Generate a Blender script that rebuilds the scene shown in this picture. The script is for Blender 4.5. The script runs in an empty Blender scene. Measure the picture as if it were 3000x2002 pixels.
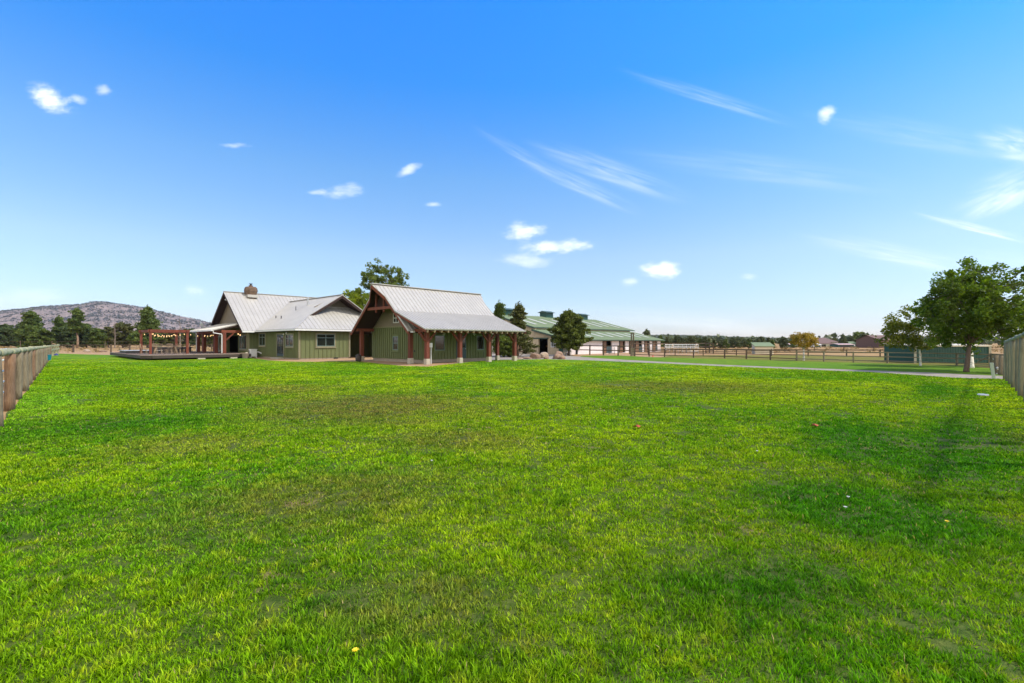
import bpy, bmesh, math, random
import numpy as np
from mathutils import Vector
SC = bpy.context.scene
C = SC.collection
R = math.radians
random.seed(7); RNG = np.random.default_rng(7)

# ------------------------------------------------------------------ camera
FPX, CX, CY, HC = 1400.0, 1500.0, 1001.0, 1.65
cam = bpy.data.cameras.new('camera'); camo = bpy.data.objects.new('camera', cam); C.objects.link(camo)
camo.location = (0, 0, HC); camo.rotation_euler = (R(90), 0, 0)
cam.sensor_width = 36; cam.lens = FPX / 3000 * 36; cam.clip_end = 12000; cam.clip_start = 0.05
SC.camera = camo

# ------------------------------------------------------------------ sun, sky, exposure
SUN_AZ, SUN_EL = 99.0, 50.0         # clockwise from +Y
sd = (math.sin(R(SUN_AZ)) * math.cos(R(SUN_EL)), math.cos(R(SUN_AZ)) * math.cos(R(SUN_EL)), math.sin(R(SUN_EL)))
sl = bpy.data.lights.new('sun', 'SUN'); so = bpy.data.objects.new('sun', sl); C.objects.link(so)
sl.energy = 2.9; sl.angle = R(4.5); sl.color = (1.0, 0.91, 0.76)
so.rotation_euler = Vector(sd).to_track_quat('Z', 'Y').to_euler(); so.location = (30, -20, 40)
SC.view_settings.view_transform = 'Standard'; SC.view_settings.look = 'None'
SC.view_settings.gamma = 1; SC.view_settings.exposure = 0.77

W = bpy.data.worlds.new('World'); SC.world = W; W.use_nodes = True
nt = W.node_tree; nt.nodes.clear()
class NB:
    """small node-building helper"""
    def __init__(s, nt): s.nt = nt
    def n(s, t, **k):
        nd = s.nt.nodes.new(t)
        for a, v in k.items(): setattr(nd, a, v)
        return nd
    def put(s, sock, v):
        if v is None: return
        if isinstance(v, bpy.types.NodeSocket): s.nt.links.new(v, sock)
        else: sock.default_value = v
    def m(s, op, a, b=None, c=None, clamp=False):
        nd = s.n('ShaderNodeMath', operation=op, use_clamp=clamp)
        s.put(nd.inputs[0], a); s.put(nd.inputs[1], b); s.put(nd.inputs[2], c)
        return nd.outputs[0]
    def mix(s, f, a, b, mode='MIX'):
        nd = s.n('ShaderNodeMix', data_type='RGBA', blend_type=mode)
        s.put(nd.inputs[0], f)
        for i, v in ((6, a), (7, b)):
            if isinstance(v, (tuple, list)) and len(v) == 3: v = (*v, 1)
            s.put(nd.inputs[i], v)
        return nd.outputs[2]
    def noise(s, vec, scale, detail=4, rough=.55, dist=0.0):
        nd = s.n('ShaderNodeTexNoise'); s.put(nd.inputs['Vector'], vec)
        nd.inputs['Scale'].default_value = scale; nd.inputs['Detail'].default_value = detail
        nd.inputs['Roughness'].default_value = rough; nd.inputs['Distortion'].default_value = dist
        return nd.outputs['Fac']
    def ramp(s, v, stops, interp='LINEAR'):
        nd = s.n('ShaderNodeValToRGB'); s.put(nd.inputs[0], v); e = nd.color_ramp.elements
        nd.color_ramp.interpolation = interp
        while len(e) < len(stops): e.new(0.5)
        for el, (p, c) in zip(e, stops):
            el.position = p; el.color = (c, c, c, 1) if isinstance(c, (int, float)) else (*c, 1)
        return nd.outputs[0]
    def mapr(s, v, a, b, c=0, d=1, smooth=False):
        nd = s.n('ShaderNodeMapRange'); s.put(nd.inputs[0], v)
        if smooth: nd.interpolation_type = 'SMOOTHSTEP'
        for i, x in enumerate((a, b, c, d)): nd.inputs[i + 1].default_value = x
        return nd.outputs[0]
    def scale(s, vec, sx, sy, sz):
        nd = s.n('ShaderNodeVectorMath', operation='MULTIPLY'); s.put(nd.inputs[0], vec); nd.inputs[1].default_value = (sx, sy, sz)
        return nd.outputs[0]

w = NB(nt)
sky = w.n('ShaderNodeTexSky', sky_type='NISHITA', sun_disc=False, sun_elevation=R(SUN_EL), sun_rotation=R(SUN_AZ),
          altitude=900, air_density=1.0, dust_density=0.6, ozone_density=1.0)
tc = w.n('ShaderNodeTexCoord').outputs['Generated']
sep = w.n('ShaderNodeSeparateXYZ'); w.put(sep.inputs[0], tc)
dx, dy, dz = sep.outputs
# tint of the air by elevation
tint = w.ramp(dz, [(0.0, (0.74, 0.73, 0.92)), (0.07, (0.82, 0.88, 1.0)), (0.17, (0.98, 1.06, 1.12)), (0.32, (0.70, 1.14, 1.42)),
                   (0.47, (0.22, 1.08, 1.9)), (0.60, (0.15, 1.14, 2.4)), (1.0, (0.3, 0.8, 1.7))])
base = w.mix(1.0, sky.outputs[0], tint, 'MULTIPLY')
# clouds far away, placed by direction: (east tangent, up tangent) = (dx/dy, dz/dy)
ydir = w.m('MAXIMUM', dy, 0.02)
tx = w.m('DIVIDE', dx, ydir); tz = w.m('DIVIDE', dz, ydir)
cmb = w.n('ShaderNodeCombineXYZ'); w.put(cmb.inputs[0], tx); w.put(cmb.inputs[1], tz)
tan2 = cmb.outputs[0]
nz_puff = w.noise(w.scale(tan2, .7, 1.5, 1), 24, 7, .66)
wrp = w.n('ShaderNodeTexNoise'); w.put(wrp.inputs['Vector'], tan2); wrp.inputs['Scale'].default_value = 9; wrp.inputs['Detail'].default_value = 3
wv = w.n('ShaderNodeVectorMath', operation='MULTIPLY_ADD'); w.put(wv.inputs[0], wrp.outputs['Color']); wv.inputs[1].default_value = (.03, .03, 0); w.put(wv.inputs[2], tan2)
warped = wv.outputs[0]
def cloud(x, y, a, b, ang, amt, kind):
    """x,y,a,b in photograph-angle units (tangent*1400)"""
    mp = w.n('ShaderNodeMapping', vector_type='TEXTURE'); w.put(mp.inputs[0], warped if kind == 'p' else tan2)
    off = .015 if kind == 'p' else 0
    mp.inputs['Location'].default_value = ((x - CX) / FPX + off, (CY - y) / FPX + off, 0)
    mp.inputs['Rotation'].default_value = (0, 0, R(ang)); mp.inputs['Scale'].default_value = (a * (1.2 if kind == 'p' else 1) / FPX, b * (1.3 if kind == 'p' else 1) / FPX, 1)
    ln = w.n('ShaderNodeVectorMath', operation='LENGTH'); w.put(ln.inputs[0], mp.outputs[0])
    fall = w.mapr(ln.outputs['Value'], 1.0, 0.0, 0, 1, True)
    if kind == 'p':
        v = w.mapr(w.m('ADD', fall, w.m('MULTIPLY', w.m('SUBTRACT', nz_puff, .5), 2.1)), .16, 1.45, 0, amt, True)
        v = w.m('MULTIPLY', v, w.mapr(fall, 0, .3, 0, 1, True))
    else:
        st = w.scale(mp.outputs[0], .6, 1.25, 1)
        nz = w.noise(st, 1.5, 5, .55, .9)
        v = w.m('MULTIPLY', fall, w.mapr(nz, .30, .85, 0, amt * .85, True))
    return v
CL = [(152, 290, 105, 46, -22, 1, 'p'), (235, 287, 42, 18, -25, .5, 'p'), (300, 262, 34, 24, -15, .55, 'p'), (690, 421, 60, 12, 2, .5, 'p'),
      (1200, 492, 52, 16, 22, .6, 'p'), (1005, 563, 80, 24, 6, .6, 'p'), (925, 564, 45, 10, 0, .4, 'p'), (1275, 598, 42, 10, 3, .45, 'p'),
      (1530, 676, 95, 32, 4, .9, 'p'), (1625, 720, 135, 30, 3, 1.15, 'p'), (1545, 762, 120, 28, 0, .5, 'p'), (1938, 794, 80, 38, 8, 1.05, 'p'),
      (1848, 825, 40, 16, 0, .6, 'p'), (2425, 335, 30, 44, -35, .8, 'p'), (563, 848, 45, 24, 0, .35, 'p'), (60, 872, 230, 36, 3, .22, 'p'), (2190, 812, 36, 14, 0, .35, 'p'),
      (2090, 290, 330, 30, -17, .42, 's'), (1790, 505, 300, 50, -19, .6, 's'), (1700, 545, 250, 34, -24, .5, 's'), (1530, 455, 200, 26, -30, .25, 's'), (2980, 430, 150, 70, -14, 1.0, 's'),
      (2960, 560, 210, 85, 20, .8, 's'), (2860, 670, 220, 17, -14, 1.3, 's'), (2930, 585, 150, 40, 28, .8, 's'), (2950, 780, 500, 60, -5, .3, 's'), (1900, 930, 700, 40, -3, .3, 's'), (2620, 745, 330, 40, -11, .6, 's'), (2250, 500, 520, 60, -7, .28, 's'),
      (2120, 955, 330, 34, -6, .45, 's'), (2700, 400, 420, 60, -10, .25, 's')]
tot = None
for c in CL:
    v = cloud(*c); tot = v if tot is None else w.m('ADD', tot, v)
tot = w.m('MULTIPLY', w.m('MINIMUM', tot, 1.0), w.m('GREATER_THAN', dy, .03))
col = w.mix(tot, base, (8.6, 8.8, 9.0))
# unseen half of the sky behind the camera, whitened and brightened as added fill light
fill_veil = w.mapr(dy, .05, -.45, 0, .85, True)
col = w.mix(fill_veil, col, w.mix(w.noise(tc, 3.0, 4), (9.5, 8.9, 7.9), (14.0, 13.0, 11.6)))
bg = w.n('ShaderNodeBackground'); w.put(bg.inputs[0], col); bg.inputs[1].default_value = 0.10
wo = w.n('ShaderNodeOutputWorld'); nt.links.new(bg.outputs[0], wo.inputs[0])

# ------------------------------------------------------------------ tagging and linking
LOC = {}
def tag(o, label=None, cat=None, group=None, kind=None):
    if label: o['label'] = label
    if cat: o['category'] = cat
    if group: o['group'] = group
    if kind: o['kind'] = kind
    return o
def thing(name, label, cat, loc=(0, 0, 0), group=None, rz=0):
    o = bpy.data.objects.new(name, None); C.objects.link(o); o.location = loc; o.rotation_euler = (0, 0, rz)
    o.empty_display_size = .3
    LOC[o.name] = Vector(loc); return tag(o, label, cat, group)
def link_mesh(name, me, mat, parent=None, loc=None):
    """mesh given in world coordinates; re-based on its parent's place or on loc"""
    base = LOC[parent.name] if parent else Vector(loc or (0, 0, 0))
    if base.length > 0: me.transform(__import__('mathutils').Matrix.Translation(-base))
    o = bpy.data.objects.new(name, me); C.objects.link(o)
    if mat and not me.materials: me.materials.append(mat)
    if parent: o.parent = parent
    else: o.location = base
    LOC[o.name] = base; return o
def copy_tree(o, parent=None):
    c = o.copy(); C.objects.link(c)
    if parent: c.parent = parent
    for ch in [x for x in bpy.data.objects if x.parent == o]: copy_tree(ch, c)
    return c

class MB:
    def __init__(s): s.v = []; s.f = []; s.sm = []
    def quadbox(s, p):      # 8 corners: bottom 4, top 4
        i = len(s.v); s.v += [tuple(q) for q in p]
        for f in ((3, 2, 1, 0), (4, 5, 6, 7), (0, 1, 5, 4), (1, 2, 6, 5), (2, 3, 7, 6), (3, 0, 4, 7)): s.f.append([i + k for k in f])
    def prism(s, poly, off):  # polygon (world pts) extruded by vector off
        i = len(s.v); n = len(poly); off = Vector(off); P = [Vector(p) for p in poly]
        s.v += [tuple(p) for p in P] + [tuple(p + off) for p in P]
        s.f.append([i + k for k in range(n)][::-1]); s.f.append([i + n + k for k in range(n)])
        for k in range(n): s.f.append([i + k, i + (k + 1) % n, i + n + (k + 1) % n, i + n + k])
    def beam(s, a, b, wd, ht, up=(0, 0, 1)):   # centred bar from a to b
        a = Vector(a); b = Vector(b); d = (b - a).normalized(); up = Vector(up)
        if abs(d.dot(up)) > .99: up = Vector((U[0], U[1], 0))
        l = d.cross(up).normalized() * wd / 2; t = l.cross(d).normalized() * ht / 2
        s.quadbox([a - l - t, a + l - t, b + l - t, b - l - t, a - l + t, a + l + t, b + l + t, b - l + t])
    def tube(s, a, b, r0, r1=None, n=8, cap=True):
        r1 = r0 if r1 is None else r1; a = Vector(a); b = Vector(b); d = (b - a).normalized()
        up = Vector((0, 0, 1)) if abs(d.z) < .9 else Vector((1, 0, 0)); x = d.cross(up).normalized(); y = d.cross(x)
        i = len(s.v)
        for c, r in ((a, r0), (b, r1)):
            for k in range(n):
                t = 2 * math.pi * k / n; s.v.append(tuple(c + x * (r * math.cos(t)) + y * (r * math.sin(t))))
        for k in range(n): s.f.append([i + k, i + (k + 1) % n, i + n + (k + 1) % n, i + n + k])
        if cap: s.f.append([i + k for k in range(n)][::-1]); s.f.append([i + n + k for k in range(n)])
    def rings(s, pts, rad, n=8, wob=0.0):      # tube through several points
        i = len(s.v); P = [Vector(p) for p in pts]
        for j, (c, r) in enumerate(zip(P, rad)):
            d = (P[min(j + 1, len(P) - 1)] - P[max(j - 1, 0)]).normalized()
            up = Vector((0, 1, 0)) if abs(d.z) > .7 else Vector((0, 0, 1)); x = d.cross(up).normalized(); y = d.cross(x)
            for k in range(n):
                t = 2 * math.pi * k / n; rr = r * (1 + random.uniform(-wob, wob))
                s.v.append(tuple(c + x * (rr * math.cos(t)) + y * (rr * math.sin(t))))
        for j in range(len(P) - 1):
            for k in range(n): s.f.append([i + j * n + k, i + j * n + (k + 1) % n, i + (j + 1) * n + (k + 1) % n, i + (j + 1) * n + k])
        s.f.append([i + k for k in range(n)][::-1]); s.f.append([i + (len(P) - 1) * n + k for k in range(n)])
    def build(s, name, mat, parent=None, loc=None, smooth=False, bevel=0):
        me = bpy.data.meshes.new(name); me.from_pydata(s.v, [], s.f); me.update()
        bm = bmesh.new(); bm.from_mesh(me); bmesh.ops.recalc_face_normals(bm, faces=bm.faces)
        bm.to_mesh(me); bm.free()
        if smooth: me.polygons.foreach_set('use_smooth', [True] * len(me.polygons))
        o = link_mesh(name, me, mat, parent, loc)
        if bevel:
            b = o.modifiers.new('bevel', 'BEVEL'); b.width = bevel; b.segments = 2; b.limit_method = 'ANGLE'
        return o

# ------------------------------------------------------------------ frames
_n = math.hypot(1300, 1400); U = (1300 / _n, 1400 / _n); V = (-U[1], U[0])
class Frame:
    def __init__(s, x, y): s.x = x; s.y = y
    def __call__(s, u, v, z): return Vector((s.x + U[0] * u + V[0] * v, s.y + U[1] * u + V[1] * v, z))
HF, GF, BF = Frame(-19.17, 43), Frame(-6.05, 34), Frame(6.77, 59.2)
UD, VD, ZD = Vector((U[0], U[1], 0)), Vector((V[0], V[1], 0)), Vector((0, 0, 1))
def gp(px, py, z=0.0):
    Y = FPX * (HC - z) / (py - CY); return Vector(((px - CX) / FPX * Y, Y, z))
def at(px, Y, z=0.0): return Vector(((px - CX) / FPX * Y, Y, z))
def zat(py, Y): return HC - (py - CY) / FPX * Y

# ------------------------------------------------------------------ materials
MATS = {}
def material(name):
    m = bpy.data.materials.new(name); m.use_nodes = True; m.node_tree.nodes.clear()
    MATS[name] = m; return m, NB(m.node_tree)
def finish(b, color, rough=.7, metal=0.0, bump=None, bdist=.01, bstr=.5, spec=.3):
    p = b.n('ShaderNodeBsdfPrincipled')
    if isinstance(color, (tuple, list)): color = (*color[:3], 1)
    b.put(p.inputs['Base Color'], color); b.put(p.inputs['Roughness'], rough); p.inputs['Metallic'].default_value = metal
    if spec is not None: p.inputs['Specular IOR Level'].default_value = spec
    if bump is not None:
        bn = b.n('ShaderNodeBump'); bn.inputs['Distance'].default_value = bdist; bn.inputs['Strength'].default_value = bstr
        b.put(bn.inputs['Height'], bump); b.nt.links.new(bn.outputs[0], p.inputs['Normal'])
    o = b.n('ShaderNodeOutputMaterial'); b.nt.links.new(p.outputs[0], o.inputs[0]); return p
def objc(b): return b.n('ShaderNodeTexCoord').outputs['Object']
def geoc(b): return b.n('ShaderNodeNewGeometry').outputs['Position']
def mottled(name, c1, c2, scale=3, rough=.7, stretch=(1, 1, 1), metal=0, bstr=.3, bdist=.01, c3=None, spec=None, detail=6):
    m, b = material(name); v = b.scale(objc(b), *stretch)
    n1 = b.noise(v, scale, detail, .6); n2 = b.noise(v, scale * 6.3, 4, .6)
    c = b.mix(b.mapr(n1, .3, .7), c1, c2)
    c = b.mix(b.mapr(n2, .35, .75, 0, .5), c, c3 or tuple(x * .6 for x in c1))
    finish(b, c, rough, metal, n2, bdist, bstr, spec); return m
M = {}
M['roof'] = mottled('galvanized_roof', (.45, .435, .395), (.39, .375, .34), .9, .40, metal=.12, bstr=.08, c3=(.30, .29, .265))
M['porch_roof'] = M['roof']
M['green'] = mottled('green_siding', (.128, .150, .056), (.105, .125, .046), 1.2, .75, (1, 1, .3), c3=(.085, .105, .04))
M['batten'] = mottled('green_batten', (.115, .147, .050), (.10, .13, .045), 1.2, .75, (1, 1, .3))
M['taupe'] = mottled('taupe_siding', (.20, .165, .115), (.17, .14, .10), 1.5, .75)
M['trim'] = mottled('beige_trim', (.22, .20, .12), (.19, .175, .10), 2, .7)
M['timber'] = mottled('red_stained_timber', (.135, .026, .011), (.070, .015, .007), 3, .8, (1, 1, .15), c3=(.22, .060, .024), bstr=.4)
M['timberh'] = mottled('red_stained_beam', (.15, .032, .013), (.085, .018, .009), 4, .8, (.5, .5, 1), c3=(.30, .10, .045), bstr=.4)
M['soffit'] = mottled('dark_wood_soffit', (.035, .012, .007), (.02, .008, .005), 3, .8)
M['deckt'] = mottled('deck_boards', (.42, .32, .26), (.35, .265, .21), 3, .8)
M['deckf'] = mottled('deck_fascia', (.055, .038, .032), (.04, .03, .025), 3, .7)
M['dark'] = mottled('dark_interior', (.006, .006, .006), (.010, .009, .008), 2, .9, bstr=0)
M['black'] = mottled('black_plastic', (.018, .020, .024), (.012, .013, .016), 4, .5)
M['concrete'] = mottled('concrete', (.44, .40, .31), (.36, .32, .25), 5, .9)
M['found'] = mottled('foundation', (.34, .29, .22), (.26, .22, .17), 3, .9)
M['white'] = mottled('white_paint', (.74, .75, .74), (.64, .66, .64), 3, .5)
M['cream'] = mottled('cream_panel', (.62, .56, .42), (.55, .50, .37), 2, .6)
M['barntan'] = mottled('tan_barn_siding', (.58, .47, .31), (.50, .41, .27), .7, .65, c3=(.25, .21, .15))
M['barnwhite'] = mottled('white_barn_siding', (.72, .66, .66), (.64, .58, .58), .7, .65, c3=(.50, .45, .44))
M['barnroof'] = mottled('pale_green_barn_roof', (.185, .235, .135), (.158, .205, .118), .4, .9, bstr=.05, c3=(.135, .175, .10), spec=.1)
M['skylight'] = mottled('skylight_panel', (.48, .47, .36), (.42, .42, .33), 1, .4)
M['dgreen'] = mottled('dark_green_metal', (.012, .075, .055), (.010, .058, .045), 2, .5)
M['tgreen'] = mottled('teal_green_panel', (.010, .080, .060), (.008, .062, .047), 2, .45)
M['gtrim'] = mottled('green_fascia', (.045, .085, .06), (.035, .07, .05), 2, .6)
M['post'] = mottled('weathered_post', (.20, .165, .10), (.065, .050, .030), 4.0, .95, (2.4, 2.4, .25), c3=(.33, .29, .19), bstr=.9, bdist=.02)
M['post_red'] = mottled('weathered_red_post', (.20, .105, .05), (.07, .04, .022), 4.0, .9, (2.2, 2.2, .22), c3=(.34, .24, .15), bstr=.9, bdist=.02)
M['gpost'] = mottled('grey_green_post', (.25, .245, .14), (.10, .09, .05), 3.5, .95, (2.4, 2.4, .22), c3=(.36, .35, .22), bstr=.9, bdist=.02)
M['rail'] = mottled('treated_rail', (.30, .31, .165), (.19, .19, .10), 2.5, .85, c3=(.42, .41, .27), bstr=.7, bdist=.015)
M['fence'] = mottled('brown_fence_board', (.085, .058, .035), (.06, .04, .025), 3, .85, c3=(.13, .10, .06))
M['fencel'] = mottled('pale_fence_board', (.22, .19, .12), (.16, .135, .085), 3, .85, c3=(.30, .27, .18))
M['galv'] = mottled('galvanised_pipe', (.50, .52, .53), (.38, .40, .41), 4, .4, metal=.5)
M['stone'] = mottled('chimney_stone', (.15, .085, .05), (.04, .025, .018), 4.5, .9, c3=(.30, .22, .15), bstr=1, bdist=.05)
M['boulder'] = mottled('boulder', (.29, .18, .115), (.12, .075, .05), 2.0, .95, c3=(.44, .32, .23), bstr=1, bdist=.06)
M['boulderp'] = mottled('pale_boulder', (.42, .33, .24), (.27, .20, .14), 2.0, .95, bstr=1, bdist=.06)
M['bluepail'] = mottled('turquoise_plastic', (.0, .19, .25), (.0, .15, .21), 2, .4, bstr=.05, c3=(0, .12, .16))
M['blue'] = mottled('blue_plastic', (.008, .02, .16), (.006, .015, .12), 4, .5)
M['orange'] = mottled('red_orange_plastic', (.75, .05, .02), (.65, .04, .02), 4, .5)
M['paleg'] = mottled('pale_green_enamel', (.42, .50, .38), (.36, .44, .33), 3, .5)
M['bark'] = mottled('bark', (.115, .08, .055), (.06, .042, .03), 6, .95, (1, 1, .3), c3=(.2, .15, .11), bstr=1, bdist=.03)
M['pbark'] = mottled('pine_bark', (.30, .21, .14), (.17, .11, .07), 5, .95, (1, 1, .3), bstr=1, bdist=.03)
M['grey'] = mottled('dead_grey_wood', (.22, .18, .15), (.14, .11, .09), 5, .95, (1, 1, .3))
M['brownroof'] = mottled('brown_shingle', (.165, .095, .07), (.12, .07, .052), 3, .85)
M['pinkroof'] = mottled('faded_pink_roof', (.52, .36, .33), (.44, .31, .29), 1, .6)
M['paleh'] = mottled('pale_house_wall', (.40, .41, .32), (.34, .35, .28), 1, .8)
M['teak'] = mottled('weathered_teak', (.42, .32, .21), (.32, .24, .155), 6, .7)
M['stall'] = mottled('oiled_stall_wood', (.20, .10, .045), (.13, .065, .03), 4, .6, (1, 1, .3))
M['doorblue'] = mottled('slate_blue_door', (.030, .060, .070), (.025, .05, .06), 4, .4)
M['frameblue'] = mottled('grey_green_window_frame', (.13, .19, .17), (.11, .16, .145), 4, .5)
def glass_mat():
    m, b = material('dark_window_glass')
    c = b.mix(b.noise(objc(b), 1.3, 3), (.006, .008, .008), (.022, .028, .022))
    finish(b, c, .06, spec=.8); return m
M['glass'] = glass_mat()
def birch_mat():
    m, b = material('birch_bark'); v = b.scale(objc(b), 2.5, 2.5, 9)
    c = b.mix(b.mapr(b.noise(v, 1.2, 4, .6), .55, .62), (.72, .70, .62), (.03, .028, .025))
    finish(b, c, .8); return m
M['birch'] = birch_mat()
def bulb_mat():
    m, b = material('warm_bulb'); e = b.n('ShaderNodeEmission'); e.inputs[0].default_value = (1, .62, .28, 1); e.inputs[1].default_value = 1.25
    o = b.n('ShaderNodeOutputMaterial'); b.nt.links.new(e.outputs[0], o.inputs[0]); return m
M['bulb'] = bulb_mat()

def foliage(name, ca, cb, cc=None, trans=.3, nscale=.8):
    """leaves: colour varies leaf by leaf (attribute rnd) and in clumps through the crown"""
    m, b = material(name)
    at_ = b.n('ShaderNodeAttribute', attribute_name='rnd').outputs['Fac']
    n = b.noise(objc(b), nscale, 3, .6)
    c = b.mix(at_, ca, cb); c = b.mix(b.mapr(n, .40, .68, 0, .8), c, cc or tuple(x * .7 for x in ca))
    d = b.n('ShaderNodeBsdfPrincipled'); b.put(d.inputs['Base Color'], c); d.inputs['Roughness'].default_value = .6; d.inputs['Specular IOR Level'].default_value = .25
    t = b.n('ShaderNodeBsdfTranslucent'); b.put(t.inputs[0], b.mix(1.0, c, (1.5, 1.45, .6), 'MULTIPLY'))
    mx = b.n('ShaderNodeMixShader'); mx.inputs[0].default_value = trans
    b.nt.links.new(d.outputs[0], mx.inputs[1]); b.nt.links.new(t.outputs[0], mx.inputs[2])
    o = b.n('ShaderNodeOutputMaterial'); b.nt.links.new(mx.outputs[0], o.inputs[0]); return m
M['pine'] = foliage('pine_needles', (.055, .100, .018), (.150, .195, .04), (.034, .062, .014), .25)
M['pine_blue'] = foliage('juniper_needles', (.046, .084, .030), (.115, .150, .052), (.032, .058, .022), .25)
M['olive'] = foliage('olive_needles', (.070, .080, .020), (.145, .150, .040), (.045, .055, .016), .2)
M['juniper'] = foliage('sunlit_juniper_needles', (.060, .090, .012), (.175, .205, .035), (.035, .055, .010), .25, 1.6)
M['maple'] = foliage('maple_leaves', (.040, .100, .006), (.150, .240, .012), (.062, .092, .010), .42, .9)
M['yellowgreen'] = foliage('yellow_green_leaves', (.15, .215, .010), (.31, .35, .025), (.09, .14, .010), .45)
M['poplar'] = foliage('grey_green_leaves', (.080, .130, .022), (.190, .230, .05), (.055, .09, .018), .4)
M['birchleaf'] = foliage('birch_leaves', (.090, .120, .012), (.220, .230, .03), (.07, .09, .012), .45)
M['gold'] = foliage('golden_leaves', (.26, .17, .018), (.36, .25, .03), (.15, .13, .015), .4)
M['farpine'] = foliage('distant_juniper', (.050, .074, .028), (.112, .132, .048), (.038, .058, .028), .05, .05)
M['scrub'] = foliage('sage_scrub', (.26, .165, .06), (.36, .25, .10), (.13, .12, .05), .1, .3)
M['scrub2'] = foliage('hill_scrub', (.030, .038, .034), (.055, .062, .052), (.03, .035, .034), 0, .01)

# ground materials ----------------------------------------------------
def lawn_colour(b, pos):
    """the same patches for the lawn sheet and for the blades standing on it"""
    big = b.noise(pos, .16, 4, .6, .6); mid = b.noise(b.scale(pos, 1, 1, 0), .75, 5, .62); fine = b.noise(pos, 6, 4, .68); clump = b.noise(b.scale(pos, 1, 1, 0), 3.1, 3, .6, .5)
    c = b.mix(b.mapr(big, .40, .60), (.085, .265, .002), (.260, .405, .004))
    c = b.mix(b.mapr(mid, .42, .64, 0, .8), c, (.080, .190, .003))
    c = b.mix(b.mapr(fine, .50, .74, 0, .8), c, (.33, .42, .018))
    c = b.mix(b.mapr(clump, .48, .30, 0, .7), c, (.024, .120, .001))
    c = b.mix(b.mapr(clump, .60, .74, 0, .55), c, (.26, .28, .05))
    def patch(x, y, a, d, ang, lo=.95, hi=.2):
        mp = b.n('ShaderNodeMapping', vector_type='TEXTURE'); b.put(mp.inputs[0], pos)
        mp.inputs['Location'].default_value = (x, y, 0); mp.inputs['Rotation'].default_value = (0, 0, R(ang)); mp.inputs['Scale'].default_value = (a, d, 50)
        l = b.n('ShaderNodeVectorMath', operation='LENGTH'); b.put(l.inputs[0], mp.outputs[0])
        return b.mapr(b.m('ADD', l.outputs['Value'], b.m('MULTIPLY', b.m('SUBTRACT', mid, .5), 1.5)), lo, hi, 0, 1, True)
    mx = lambda p, q, k=1: b.m('MAXIMUM', p, b.m('MULTIPLY', q, k))
    worn = patch(-3.6, 12.2, 4.2, 4.6, 10)
    for q, k in ((patch(6.0, 17.5, 6.0, 3.6, -8), .8), (patch(-8.2, 16.0, 3.4, 3.4, 0), .8), (patch(-2.0, 5.0, 2.2, 1.5, 20), .7), (patch(-5.2, 7.6, 1.8, 1.6, 0), .55), (patch(-1.0, 8.0, 2.0, 1.4, 0), .7), (patch(8.6, 7.6, 1.2, 1.8, 0), .8), (patch(-.6, 3.0, 1.0, .6, 0), .6)): worn = mx(worn, q, k)
    c = b.mix(b.m('MULTIPLY', worn, b.mapr(b.m('ADD', fine, clump), .75, 1.15, .35, .95)), c, (.145, .140, .042))
    strip = patch(-13.0, 13.2, 9.0, 1.5, 133)
    c = b.mix(b.m('MULTIPLY', strip, .55), c, (.15, .36, .02))
    lush_and_shade = mx(patch(5.6, 7.5, 1.5, 4.6, -32), patch(6.8, 7.4, 7.5, 1.25, 45), .9)  # lush dark green patches; the long diagonal one paints the fence's soft shadow
    for q, k in ((patch(3.5, 4.7, 1.8, 1.9, 0), 1), (patch(1.7, 3.2, 1.5, .75, 10), .9), (patch(-8.2, 9.0, 3.6, 2.6, 35), .8), (patch(14.5, 16.5, .8, 5.5, -42), .8), (patch(7.6, 5.6, .9, 1.6, -40), .9), (patch(-4.6, 4.4, 1.6, 1.0, 0), .6)): lush_and_shade = mx(lush_and_shade, q, k)
    c = b.mix(b.m('MULTIPLY', lush_and_shade, .86), c, b.mix(b.mapr(fine, .42, .68), (.012, .110, .001), (.045, .235, .003)))
    soil = b.mapr(b.m('ADD', mid, b.m('MULTIPLY', b.noise(pos, 2.6, 4, .7), .6)), .93, 1.03)
    return c, soil, worn
def lawn_mat():
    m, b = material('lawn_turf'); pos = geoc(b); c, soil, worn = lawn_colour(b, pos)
    fine = b.noise(pos, 38, 3, .7); med = b.noise(pos, 11, 4, .7)
    h = b.m('ADD', b.m('MULTIPLY', fine, .5), med)
    c = b.mix(b.mapr(h, .50, .92), b.mix(1.0, c, (.30, .38, .5), 'MULTIPLY'), b.mix(1.0, c, (.92, .92, 1), 'MULTIPLY'))
    sx = b.n('ShaderNodeSeparateXYZ'); b.put(sx.inputs[0], pos)
    near = b.mapr(sx.outputs[1], 30, 12)          # brown-green thatch under the modelled blades, which thin out with distance
    c = b.mix(b.m('MULTIPLY', near, .75), c, b.mix(b.mapr(med, .4, .65), (.040, .060, .010), (.085, .085, .028)))
    c = b.mix(b.m('MULTIPLY', soil, .7), c, (.24, .17, .085))
    finish(b, c, .9, 0, h, .04, .8, spec=.1); return m
M['lawn'] = lawn_mat()
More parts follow.
